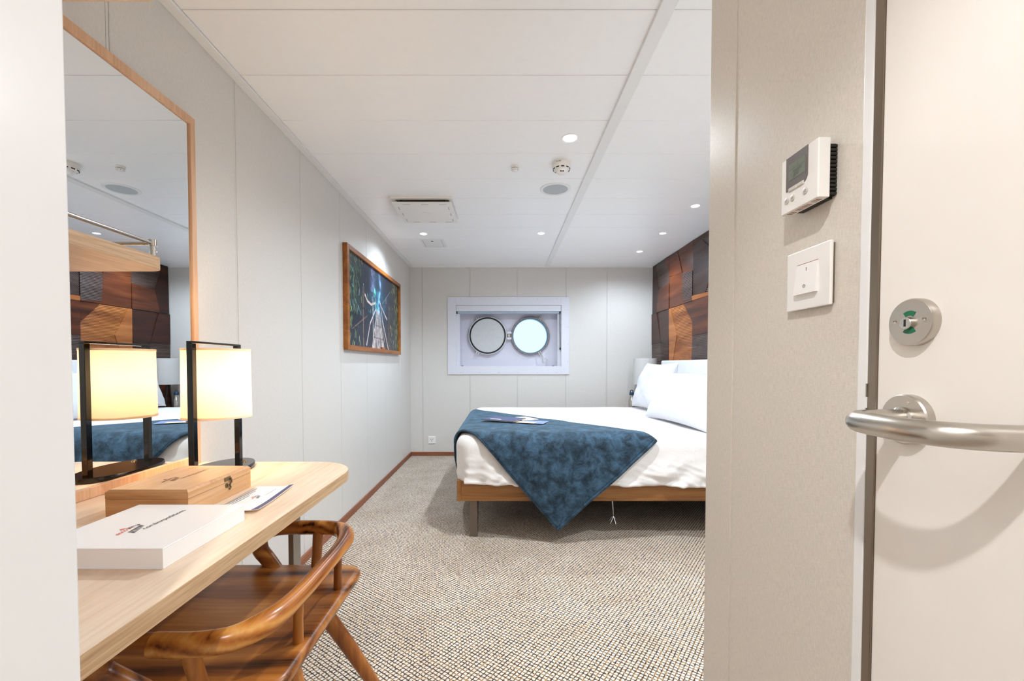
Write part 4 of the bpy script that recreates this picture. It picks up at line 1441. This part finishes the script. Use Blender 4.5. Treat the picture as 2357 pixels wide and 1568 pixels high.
def build_runner():
    """blue velvet throw laid askew over the foot of the bed, worked out on the unfolded bed surface"""
    R = 0.085
    lift = 0.020
    xe, ye = BX0 - 0.012 - lift + R, BY0 - 0.022 - lift + R       # fold lines of foot and near side
    P1 = Vector((0.935, -0.085))
    d = Vector((-0.655, 0.755)).normalized()
    e = Vector((-d.y, d.x)) * 1.0
    if e.y > 0:
        e = -e
    Wd = 0.80

    def surf(u, v):
        # u: world x on top, v: distance from the near fold line (positive = inwards)
        dx, dz1 = fold(xe - u, R)
        dy, dz2 = fold(-v, R)
        x = xe - dx
        y = ye - dy
        z = MT + lift + dz1 + dz2
        low = max(0, -dz2 - 0.05)
        y -= 0.10 * low * low + 0.028 * min(1, low * 6) + 0.014 * noise.noise(Vector((u * 4, v * 4, 1.0))) * min(1, low * 5)
        x -= 0.02 * min(1, max(0, -dz1 - 0.05) * 6)
        z += 0.006 * noise.noise(Vector((u * 5, v * 5, 0)))
        return Vector((x, y, z))
    NS, NW = 110, 46
    bm = BM()
    g = []
    hang_foot = 0.30
    for j in range(NW + 1):
        w = Wd * j / NW
        st = P1 + e * w
        s_end = (st.x - (xe - (R * PI / 2) - hang_foot)) / -d.x
        row = []
        for i in range(NS + 1):
            s = s_end * i / NS
            p = st + d * s
            row.append(bm.verts.new(surf(p.x, p.y)))
        g.append(row)
    for j in range(NW):
        for i in range(NS):
            bm.faces.new((g[j][i], g[j][i + 1], g[j + 1][i + 1], g[j + 1][i]))
    bmesh.ops.recalc_face_normals(bm, faces=bm.faces)
    hem = [v.co.copy() for v in (g[j][0] for j in range(NW + 1))]
    sideb = [v.co.copy() for v in g[NW]]
    sidea = [v.co.copy() for v in g[0]]
    t = thing('bed_throw', (0.3, 2.6, 0.4), 'dark blue velvet throw laid askew across the foot of the bed', 'throw')
    o = obj('velvet_cloth', bm, 'velvet_blue', t, smooth=80)
    md = o.modifiers.new('thickness', 'SOLIDIFY')
    md.thickness = 0.012
    md.offset = 0
    obj('hem_piping', tube(BM(), hem, 0.0105, 10), 'velvet_blue', t, smooth=60)
    obj('edge_piping', tube(BM(), sideb, 0.0065, 8), 'velvet_blue', t, smooth=60)
    obj('edge_piping', tube(BM(), sidea, 0.0065, 8), 'velvet_blue', t, smooth=60)


def pillow(name, W_, H_, T_, loc, rot, label, group, seed):
    """W_ along local Y, H_ along local Z, thickness along local X"""
    bm = BM()
    n = 34
    M = Matrix.Translation(loc) @ Matrix.Rotation(rot[2], 4, 'Z') @ Matrix.Rotation(rot[1], 4, 'Y')
    lay = []
    for side in (1, -1):
        g = []
        for i in range(n + 1):
            row = []
            for j in range(n + 1):
                a, b = -1 + 2 * i / n, -1 + 2 * j / n
                a = math.copysign(abs(a) ** 0.8, a)
                b = math.copysign(abs(b) ** 0.8, b)
                fa, fb = 1 - abs(a) ** 3.0, 1 - abs(b) ** 3.0
                th = T_ / 2 * (max(0, fa) ** 0.55) * (max(0, fb) ** 0.55)
                y = a * W_ / 2 * (1 - 0.055 * (1 - b * b))
                z = b * H_ / 2 * (1 - 0.075 * (1 - a * a))
                nz = noise.noise(Vector((a * 2.2, b * 2.2, seed + side))) * 0.014 + (1 - abs(noise.noise(Vector((a * 4 + b * 2, b * 3, seed * 3 + side)))) * 2) * 0.004
                x = side * (th + nz * min(1, th / (T_ * 0.2)))
                row.append(bm.verts.new(M @ Vector((x, y, z))))
            g.append(row)
        lay.append(g)
        for i in range(n):
            for j in range(n):
                bm.faces.new((g[i][j], g[i + 1][j], g[i + 1][j + 1], g[i][j + 1]))
    bmesh.ops.remove_doubles(bm, verts=bm.verts, dist=1e-5)
    bmesh.ops.recalc_face_normals(bm, faces=bm.faces)
    return obj(name, bm, 'pillow_white', None, smooth=80, origin=loc, label=label, cat='pillow', group=group)


def build_pillows():
    z = MT + 0.012
    pillow('pillow', 0.72, 0.42, 0.11, Vector((1.588, 3.04, z + 0.198)), (0, math.radians(6), 0), 'white pillow upright against the headboard, half hidden behind the plump one', 'pillows on the bed', 1.0)
    pillow('pillow', 0.90, 0.42, 0.19, Vector((1.352, 3.13, z + 0.178)), (0, math.radians(30), math.radians(6)), 'plump wide white pillow leaning on the bed in front of another', 'pillows on the bed', 2.0)
    pillow('pillow', 0.66, 0.47, 0.17, Vector((1.440, 4.05, z + 0.222)), (0, math.radians(20), math.radians(4)), 'white pillow propped in front of the bedside lamp', 'pillows on the bed', 3.0)


def build_bed_things():
    z = MT + 0.020 + 0.0065
    # folder and leaflets on the throw
    def slab(name, c, sx, sy, h, rot, mat, parent, z0):
        bm = B(-sx / 2, sx / 2, -sy / 2, sy / 2, 0, h, 0.0006, 1)
        bmesh.ops.rotate(bm, verts=bm.verts, cent=(0, 0, 0), matrix=Matrix.Rotation(rot, 3, 'Z'))
        bmesh.ops.translate(bm, verts=bm.verts, vec=(c[0], c[1], z0))
        return obj(name, bm, mat, parent)
    t = thing('leaflet', (0.21, 3.03, z), 'pale blue leaflet partly under the navy folder', 'leaflet')
    slab('paper', (0.205, 3.03), 0.23, 0.15, 0.0016, math.radians(-22), 'leaflet_blue', t, z + 0.004)
    slab('cream_page', (0.16, 2.995), 0.16, 0.07, 0.0015, math.radians(-22), 'paper_cream', t, z + 0.0058)
    t = thing('cream_notepad', (0.17, 3.16, z), 'cream notepad sticking out from under the navy folder', 'notepad')
    slab('pad', (0.165, 3.17), 0.14, 0.18, 0.004, math.radians(30), 'paper_cream', t, z + 0.0076)
    t = thing('folder', (0.02, 3.1, z), 'navy presentation folder lying on the blue throw', 'folder')
    slab('folder_cover', (0.015, 3.10), 0.26, 0.215, 0.0022, math.radians(-28), 'folder_navy', t, z + 0.0165)
    slab('folder_pages', (0.017, 3.10), 0.25, 0.21, 0.0040, math.radians(-28), 'paper_cream', t, z + 0.0123)
    slab('folder_spine', (0.100, 3.045), 0.010, 0.05, 0.0035, math.radians(-28), 'red_edge', t, z + 0.0128)
    a = math.radians(-28)
    slab('title_strip', (-0.045, 3.075), 0.085, 0.016, 0.0003, a, 'paper_white', t, z + 0.0187)


def build_nightstand():
    x0, x1, y0, y1, zt = 1.315, 1.725, 4.515, 4.945, 0.545
    t = thing('nightstand', (1.52, 4.7, 0), 'brown oak bedside cabinet by the window wall', 'nightstand')
    obj('cabinet_body', B(x0 + 0.01, x1, y0 + 0.01, y1, 0.05, zt - 0.025, 0.002), 'bed_oak_y', t)
    obj('cabinet_top', B(x0, x1, y0, y1, zt - 0.025, zt, 0.003), 'bed_oak_y', t)
    obj('plinth', B(x0 + 0.04, x1, y0 + 0.04, y1 - 0.03, 0, 0.05), 'lamp_dark', t)
    for z0, z1 in ((0.07, 0.275), (0.285, 0.505)):
        dr = obj('drawer', B(x0 - 0.006, x0 + 0.01, y0 + 0.014, y1 - 0.008, z0, z1, 0.002), 'bed_oak_y', t)
        obj('knob', lathe(BM(), (x0 - 0.006, (y0 + y1) / 2, (z0 + z1) / 2), [(0.006, 0.0), (0.006, -0.012), (0.012, -0.016), (0.011, -0.022), (0, -0.024)], 'X', 18), 'antique_brass', dr, smooth=40)
    # lamp
    cx, cy = 1.585, 4.72
    l = thing('bedside_lamp', (cx, cy, zt), 'unlit bedside lamp with white drum shade on a splayed dark stand', 'lamp')
    obj('lamp_shade', lathe(BM(), (cx, cy, 0), [(0.128, 0.850), (0.122, 1.136)], 'Z', 48, cap=False), 'shade_white', l, smooth=40)
    obj('shade_cap', ringmesh(BM(), (cx, cy, 0), 0.03, 0.1215, 1.128, 1.130, 'Z', 48), 'shade_white', l)
    for s in (1, -1):
        obj('stand_leg', tube(BM(), [(cx, cy + s * 0.012, 0.87), (cx, cy + s * 0.055, zt + 0.012)], [0.010, 0.008], 10), 'lamp_dark', l, smooth=50)
    obj('base', lathe(BM(), (cx, cy, zt), [(0.085, 0), (0.085, 0.010), (0.08, 0.012), (0, 0.012)], 'Z', 40), 'lamp_dark', l, smooth=40)
    obj('stem', tube(BM(), [(cx, cy, 0.86), (cx, cy, 1.128)], 0.006, 10), 'lamp_dark', l, smooth=50)
    obj('collar', B(cx - 0.02, cx + 0.02, cy - 0.03, cy + 0.03, 0.858, 0.872, 0.003), 'lamp_dark', l)
    # bottle
    bx, by = 1.402, 4.60
    b = thing('water_bottle', (bx, by, zt), 'steel drinking bottle with a dark blue cap on the bedside cabinet', 'bottle')
    obj('bottle_body', lathe(BM(), (bx, by, zt), [(0.030, 0), (0.033, 0.004), (0.033, 0.125), (0.030, 0.145), (0.021, 0.165), (0.019, 0.195), (0.0, 0.195)], 'Z', 32), 'steel_brushed', b, smooth=40)
    cp = obj('cap', lathe(BM(), (bx, by, zt + 0.193), [(0.023, 0), (0.024, 0.004), (0.024, 0.026), (0.020, 0.032), (0, 0.033)], 'Z', 28), 'cap_blue', b, smooth=40)
    obj('cap_loop', tube(BM(), spline([(bx - 0.015, by, zt + 0.222), (bx - 0.012, by, zt + 0.240), (bx, by, zt + 0.246), (bx + 0.012, by, zt + 0.240), (bx + 0.015, by, zt + 0.222)], 5), 0.005, 8), 'cap_blue', cp, smooth=50)


# ================================================================== CEILING FITTINGS
def downlight(x, y, label, r=0.036, energy=60, color=(1, 1, 1), size=125, aim=None, lens='downlight_lens', blend=0.7):
    t = thing('downlight', (x, y, ZC), label, 'light', 'recessed ceiling downlights')
    obj('trim_ring', lathe(BM(), (x, y, ZC), [(r * 0.98, 0.0), (r * 1.28, 0.0), (r * 1.28, -0.002), (r * 1.22, -0.003), (r * 0.98, -0.001), (r * 0.98, 0.0)], 'Z', 36, cap=False), 'trim_white', t, smooth=40)
    obj('lens', lathe(BM(), (x, y, ZC), [(r, 0.0), (r, -0.0008), (0.0, -0.0012)], 'Z', 32), lens, t)
    if energy:
        L = bpy.data.lights.new('downlight_beam', 'SPOT')
        L.energy = energy
        L.color = color
        L.spot_size = math.radians(size)
        L.spot_blend = blend
        L.shadow_soft_size = r * 0.8
        o = bpy.data.objects.new('downlight_beam', L)
        COL.objects.link(o)
        o.parent = t
        o.location = (0, 0, -0.012)
        if aim is not None:
            dv = Vector(aim) - Vector((x, y, ZC))
            o.rotation_euler = dv.to_track_quat('-Z', 'Y').to_euler()
    return t


WARM = (0.98, 0.98, 1.0)
NEUT = (0.86, 0.935, 1.0)
COOL = (0.74, 0.87, 1.0)


def build_ceiling_things():
    downlight(0.342, 2.170, 'lit downlight in front of the smoke detector', 0.034, 54, NEUT, 165)
    downlight(-0.680, 3.731, 'lit downlight between the air vent and the access hatch', 0.028, 36, COOL, 140, aim=(-0.95, 3.65, 0.6), blend=1.0)
    downlight(0.341, 3.719, 'lit downlight beyond the ceiling speaker, before the foot of the bed', 0.028, 31, COOL, 165)
    downlight(1.384, 3.082, 'lit downlight above the pillows', 0.028, 11, COOL, 165)
    downlight(1.392, 3.719, 'dim downlight between two lit ones over the bed head', 0.028, 0, COOL, 130, lens='downlight_dim')
    downlight(1.382, 4.307, 'lit downlight nearest the window wall and wood cladding', 0.028, 24, COOL, 165)
    downlight(1.384, 1.62, 'added downlight in the unseen corner behind the bathroom wall', 0.028, 42, NEUT, 165)  # unseen fitting, added for more bounce light on walls and ceiling
    downlight(-0.26, -0.24, 'downlight inside the entrance', 0.034, 34, WARM, 118, blend=0.3)
    # smoke detector
    x, y = 0.337, 2.436
    t = thing('smoke_detector', (x, y, ZC), 'round white smoke detector with dark vents on the ceiling', 'smoke detector')
    obj('detector_base', lathe(BM(), (x, y, ZC), [(0.052, 0), (0.054, -0.004), (0.054, -0.022), (0.053, -0.024)], 'Z', 40), 'white_plastic', t, smooth=40)
    hd = obj('detector_head', lathe(BM(), (x, y, ZC - 0.0235), [(0.0515, 0), (0.0515, -0.005), (0.040, -0.017), (0.034, -0.020), (0.032, -0.026), (0.020, -0.036), (0.0, -0.037)], 'Z', 40), 'white_plastic', t, smooth=40)
    bm = BM()
    for k in range(10):
        a = 2 * PI * (k + 0.5) / 10
        b2 = B(-0.0085, 0.0085, -0.001, 0.0015, -0.003, 0.003)
        bmesh.ops.rotate(b2, verts=b2.verts, cent=(0, 0, 0), matrix=Matrix.Rotation(a - PI / 2, 3, 'Z'))
        bmesh.ops.translate(b2, verts=b2.verts, vec=(x + 0.0462 * math.cos(a), y + 0.0462 * math.sin(a), ZC - 0.0350))
        obj('vent_slot', b2, 'dark_slot', hd)
    for k in range(2):
        obj('sensor_window', B(x - 0.011 + k * 0.012, x - 0.003 + k * 0.012, y - 0.0295, y - 0.024, ZC - 0.0570, ZC - 0.0510), 'dark_slot', hd)
    for k, wk in enumerate((0.004, 0.003, 0.004, 0.004)):
        an = -PI / 2 - 0.62 + k * 0.11 + (0.05 if k > 0 else 0)
        b2 = B(-wk / 2, wk / 2, -0.0006, 0.0006, -0.003, 0.003)
        bmesh.ops.rotate(b2, verts=b2.verts, cent=(0, 0, 0), matrix=Matrix.Rotation(an + PI / 2, 3, 'Z'))
        bmesh.ops.translate(b2, verts=b2.verts, vec=(x + 0.0540 * math.cos(an), y + 0.0540 * math.sin(an), ZC - 0.010))
        obj('printed_mark', b2, 'print_grey', t)
    # small sprinkler cover
    x, y = 0.076, 2.475
    t = thing('sprinkler_head', (x, y, ZC), 'small white sprinkler head beside the smoke detector', 'sprinkler')
    obj('cover_plate', lathe(BM(), (x, y, ZC), [(0.023, 0), (0.024, -0.003), (0.022, -0.012), (0.018, -0.012)], 'Z', 28), 'white_plastic', t, smooth=40)
    obj('dark_gap', lathe(BM(), (x, y, ZC - 0.011), [(0.017, 0), (0.017, -0.004)], 'Z', 24), 'dark_slot', t)
    df = obj('deflector', lathe(BM(), (x, y, ZC - 0.015), [(0.022, 0), (0.0225, -0.003), (0.016, -0.009), (0, -0.010)], 'Z', 28), 'white_plastic', t, smooth=40)
    for k in range(8):
        a = 2 * PI * k / 8
        obj('tooth_gap', tube(BM(), [(x + 0.0145 * math.cos(a), y + 0.0145 * math.sin(a), ZC - 0.0240), (x + 0.0205 * math.cos(a), y + 0.0205 * math.sin(a), ZC - 0.0205)], 0.0012, 6), 'print_grey', df)
    # speaker
    x, y = 0.346, 2.789
    t = thing('ceiling_speaker', (x, y, ZC), 'round ceiling speaker with grey mesh and white rim', 'speaker')
    obj('speaker_rim', lathe(BM(), (x, y, ZC), [(0.080, 0.0), (0.099, 0.0), (0.099, -0.003), (0.094, -0.006), (0.080, -0.004), (0.080, 0.0)], 'Z', 48, cap=False), 'trim_white', t, smooth=40)
    obj('speaker_mesh', lathe(BM(), (x, y, ZC), [(0.081, -0.001), (0.081, -0.003), (0.04, -0.005), (0, -0.0055)], 'Z', 48), 'grey_mesh', t, smooth=60)
    # air diffuser
    x0, x1, y0, y1 = -0.755, -0.332, 2.905, 3.325
    t = thing('air_diffuser', ((x0 + x1) / 2, (y0 + y1) / 2, ZC), 'square white air diffuser with a hanging plate on the ceiling', 'air vent')
    bm = BM()
    w = 0.03
    zf = ZC - 0.014
    for a in ((x0, x1, y0, y0 + w), (x0, x1, y1 - w, y1), (x0, x0 + w, y0 + w, y1 - w), (x1 - w, x1, y0 + w, y1 - w)):
        box(bm, *a, zf, ZC, 0.003)
    obj('diffuser_frame', bm, 'white_plastic', t)
    obj('inner_duct', B(x0 + w, x1 - w, y0 + w, y1 - w, ZC - 0.004, ZC), 'desk_leg_grey', t)
    for sx in (x0 + 0.06, x1 - 0.06):
        for sy in (y0 + 0.06, y1 - 0.06):
            obj('hanger_pin', tube(BM(), [(sx, sy, ZC - 0.003), (sx, sy, ZC - 0.036)], 0.004, 10), 'dark_slot', t, smooth=50)
    pz = ZC - 0.044
    pl = obj('hanging_plate', B(x0 + 0.008, x1 - 0.008, y0 + 0.006, y1 - 0.006, pz, pz + 0.010, 0.003), 'white_plastic', t)
    for k in range(3):
        u = 0.19 + k * 0.29
        for (a, b, c, d_) in ((x0 + u * (x1 - x0), x0 + (u + 0.12) * (x1 - x0), y0 + 0.030, y0 + 0.034), (x0 + u * (x1 - x0), x0 + (u + 0.12) * (x1 - x0), y1 - 0.034, y1 - 0.030),
                              (x0 + 0.036, x0 + 0.040, y0 + u * (y1 - y0), y0 + (u + 0.12) * (y1 - y0)), (x1 - 0.040, x1 - 0.036, y0 + u * (y1 - y0), y0 + (u + 0.12) * (y1 - y0))):
            obj('slot', B(a, b, c, d_, pz - 0.0005, pz + 0.002), 'print_grey', pl)
    cx, cy = (x0 + x1) / 2, (y0 + y1) / 2
    obj('centre_knob', lathe(BM(), (cx, cy, pz), [(0.026, 0.002), (0.034, 0.0), (0.035, -0.003), (0.026, -0.003), (0.024, -0.001), (0, -0.001)], 'Z', 32), 'white_plastic', pl, smooth=40)
    # hatch
    x0, x1, y0, y1 = -0.748, -0.530, 3.885, 4.150
    t = thing('access_hatch', ((x0 + x1) / 2, (y0 + y1) / 2, ZC), 'small square access hatch with a key lock in the ceiling', 'hatch')
    bm = BM()
    w = 0.022
    for a in ((x0, x1, y0, y0 + w), (x0, x1, y1 - w, y1), (x0, x0 + w, y0 + w, y1 - w), (x1 - w, x1, y0 + w, y1 - w)):
        box(bm, *a, ZC - 0.003, ZC)
    obj('hatch_frame', bm, 'trim_white', t)
    obj('shadow_gap', B(x0 + w, x1 - w, y0 + w, y1 - w, ZC - 0.0006, ZC), 'dark_slot', t)
    fl = obj('hatch_flap', B(x0 + w + 0.003, x1 - w - 0.003, y0 + w + 0.003, y1 - w - 0.004, ZC - 0.0025, ZC - 0.0008), 'trim_white', t)
    obj('key_lock', lathe(BM(), ((x0 + x1) / 2, y0 + 0.06, ZC - 0.0025), [(0.011, 0), (0.010, -0.002), (0, -0.003)], 'Z', 20), 'print_black', fl, smooth=40)


# ================================================================== WALL FITTINGS
def build_wall_things():
    # thermostat on the bathroom wall
    y0, y1, z0, z1 = 0.576, 0.654, CAMZ + 0.2245, CAMZ + 0.3035
    xb, xm, xf = XE, XE - 0.012, XE - 0.028
    t = thing('thermostat', (XE, (y0 + y1) / 2, z0), 'white wall thermostat with grey display above the light switch', 'thermostat')
    bp = obj('back_plate', B(xm, xb, y0 + 0.006, y1 - 0.010, z0 + 0.004, z1 - 0.006), 'black_plastic', t)
    nf = 13
    for k in range(nf):
        z = z0 + 0.006 + (z1 - z0 - 0.016) * k / (nf - 1)
        obj('fin', B(xm, xb - 0.0008, y0 + 0.0025, y0 + 0.0065, z - 0.0016, z + 0.0016), 'black_plastic', bp)
        yy = y0 + 0.012 + (y1 - y0 - 0.026) * k / (nf - 1)
        obj('fin', B(xm, xb - 0.0008, yy - 0.0016, yy + 0.0016, z0 + 0.0010, z0 + 0.0045), 'black_plastic', bp)
    # housing with chamfered short sides
    bm = BM()
    prism(bm, [(xm, y0), (xm, y1), (xf + 0.004, y1), (xf, y1 - 0.004), (xf, y0 + 0.001), (xf + 0.001, y0)], z0, z1, 'Z')
    hs = obj('housing', bevel_sharp(bm, 0.0008, 2, 30), 'white_plastic', t)
    fx = xf - 0.0003

    def rect(nm, ya, yb, za, zb, mat, parent, th=0.0006, bev=0.0):
        return obj(nm, B(xf - th, xf + 0.001, ya, yb, za, zb, bev, 1), mat, parent)
    # display panel: y decreases towards the camera (right in the picture)
    da, db = y1 - 0.0140, y0 + 0.0190
    bm = BM()
    prism(bm, [(a, b) for a, b in rrect(db, da, z0 + 0.0300, z1 + 0.0001, (0.002, 0, 0, 0.010), 8)][::1], xf - 0.0006, xf + 0.001, 'X')
    # rrect corner order is (x1y0, x1y1, x0y1, x0y0); prism on X uses (y, z)
    dp = obj('display_panel', bm, 'grey_display', hs)
    rect('lcd', y0 + 0.0240, y1 - 0.0200, z0 + 0.0445, z0 + 0.0675, 'lcd_green', hs, 0.0009)
    rect('lcd_line', y0 + 0.0250, y1 - 0.0205, z0 + 0.0590, z0 + 0.0594, 'lcd_ink', hs, 0.0011)
    rect('lcd_line', y0 + 0.0390, y0 + 0.0394, z0 + 0.0594, z0 + 0.0670, 'lcd_ink', hs, 0.0011)
    obj('digits', text_mesh('20°', 0.0135, (xf - 0.0009, y1 - 0.0290, z0 + 0.0475), (0, -1, 0), (0, 0, 1)), 'lcd_ink', hs)
    for a, b in ((y0 + 0.0405, y1 - 0.0205), (y0 + 0.0260, y0 + 0.0398)):
        rect('rocker_key', a, b, z0 + 0.0283, z0 + 0.0338, 'button_grey', hs, 0.0018, 0.0008)
    for yy in (y1 - 0.0165, y1 - 0.0290, y0 + 0.0230):
        bt = obj('round_key', lathe(BM(), (xf, yy, z0 + 0.0175), [(0.0048, 0.001), (0.0048, -0.0010), (0.0042, -0.0014), (0, -0.0014)], 'X', 24), 'button_grey', hs, smooth=40)
        obj('key_mark', lathe(BM(), (xf - 0.0014, yy, z0 + 0.0175), [(0.0016, 0), (0.0021, 0), (0.0021, -0.0002), (0.0016, -0.0002), (0.0016, 0)], 'X', 16, cap=False), 'print_grey', bt)
    for k in range(14):
        if k in (3, 10):
            continue
        yy = y0 + 0.008 + k * 0.0045
        obj('vent_slot', B(xm - 0.012, xm - 0.004, yy, yy + 0.0012, z0 - 0.0004, z0 + 0.001), 'print_brown', hs)
    # light switch
    y0, y1, z0, z1 = 0.577, 0.664, CAMZ + 0.0815, CAMZ + 0.1685
    t = thing('light_switch', (XE, (y0 + y1) / 2, z0), 'square white rocker light switch below the thermostat', 'light switch')
    obj('mount_plate', B(XE - 0.005, XE, y0 + 0.003, y1 - 0.003, z0 + 0.003, z1 - 0.003), 'leg_bronze', t)
    obj('cover_plate', B(XE - 0.0085, XE - 0.004, y0, y1, z0, z1, 0.0012), 'white_plastic', t)
    xs = XE - 0.0085
    yc, zc = (y0 + y1) / 2, (z0 + z1) / 2
    ya, yb, za, zb = yc - 0.0215, yc + 0.0215, zc - 0.022, zc + 0.022
    bm = BM()
    prism(bm, [(xs + 0.001, za), (xs + 0.001, zb), (xs - 0.0003, zb), (xs - 0.0055, za)], ya, yb, 'Y')
    rk = obj('rocker', bm, 'white_plastic', t)
    obj('rocker_gap', B(xs - 0.0002, xs + 0.001, ya, yb, zb + 0.0002, zb + 0.0009), 'print_brown', rk)

    def xr(z):
        return xs - 0.0003 - 0.0052 * (zb - z) / (zb - za)
    obj('mark_on', B(xr(zb - 0.008) - 0.0007, xr(zb - 0.008) + 0.0004, yc - 0.0004, yc + 0.0004, zb - 0.011, zb - 0.006), 'print_grey', rk)
    obj('mark_off', lathe(BM(), (xr(za + 0.011) - 0.0001, yc, za + 0.011), [(0.0018, 0), (0.0024, 0), (0.0024, -0.0006), (0.0018, -0.0006), (0.0018, 0)], 'X', 20, cap=False), 'print_grey', rk)
    # power outlet
    cx, cz = -0.818, 0.186
    t = thing('power_outlet', (cx, YB, cz), 'white three-pin power outlet low on the window wall', 'outlet')
    obj('outlet_plate', B(cx - 0.043, cx + 0.043, YB - 0.009, YB, cz - 0.043, cz + 0.043, 0.003), 'white_plastic', t)
    for s, a in ((-1, 0.5), (1, -0.5), (0, 0)):
        b2 = B(-0.0022, 0.0022, -0.001, 0.001, -0.008, 0.008)
        bmesh.ops.rotate(b2, verts=b2.verts, cent=(0, 0, 0), matrix=Matrix.Rotation(-a, 3, 'Y'))
        bmesh.ops.translate(b2, verts=b2.verts, vec=(cx + s * 0.012, YB - 0.0092, cz + (0.010 if s else -0.012)))
        obj('pin_slot', b2, 'dark_slot', t)


build_shell()
build_door()
build_window()
build_mirror_desk()
build_bed()
build_cladding()
build_chair()
build_duvet()
build_runner()
build_pillows()
build_nightstand()
build_picture()
build_desk_lamp()
build_desk_things()
build_bed_things()
build_ceiling_things()
build_wall_things()
for o in bpy.data.objects:
    if '_w' in o:
        del o['_w']
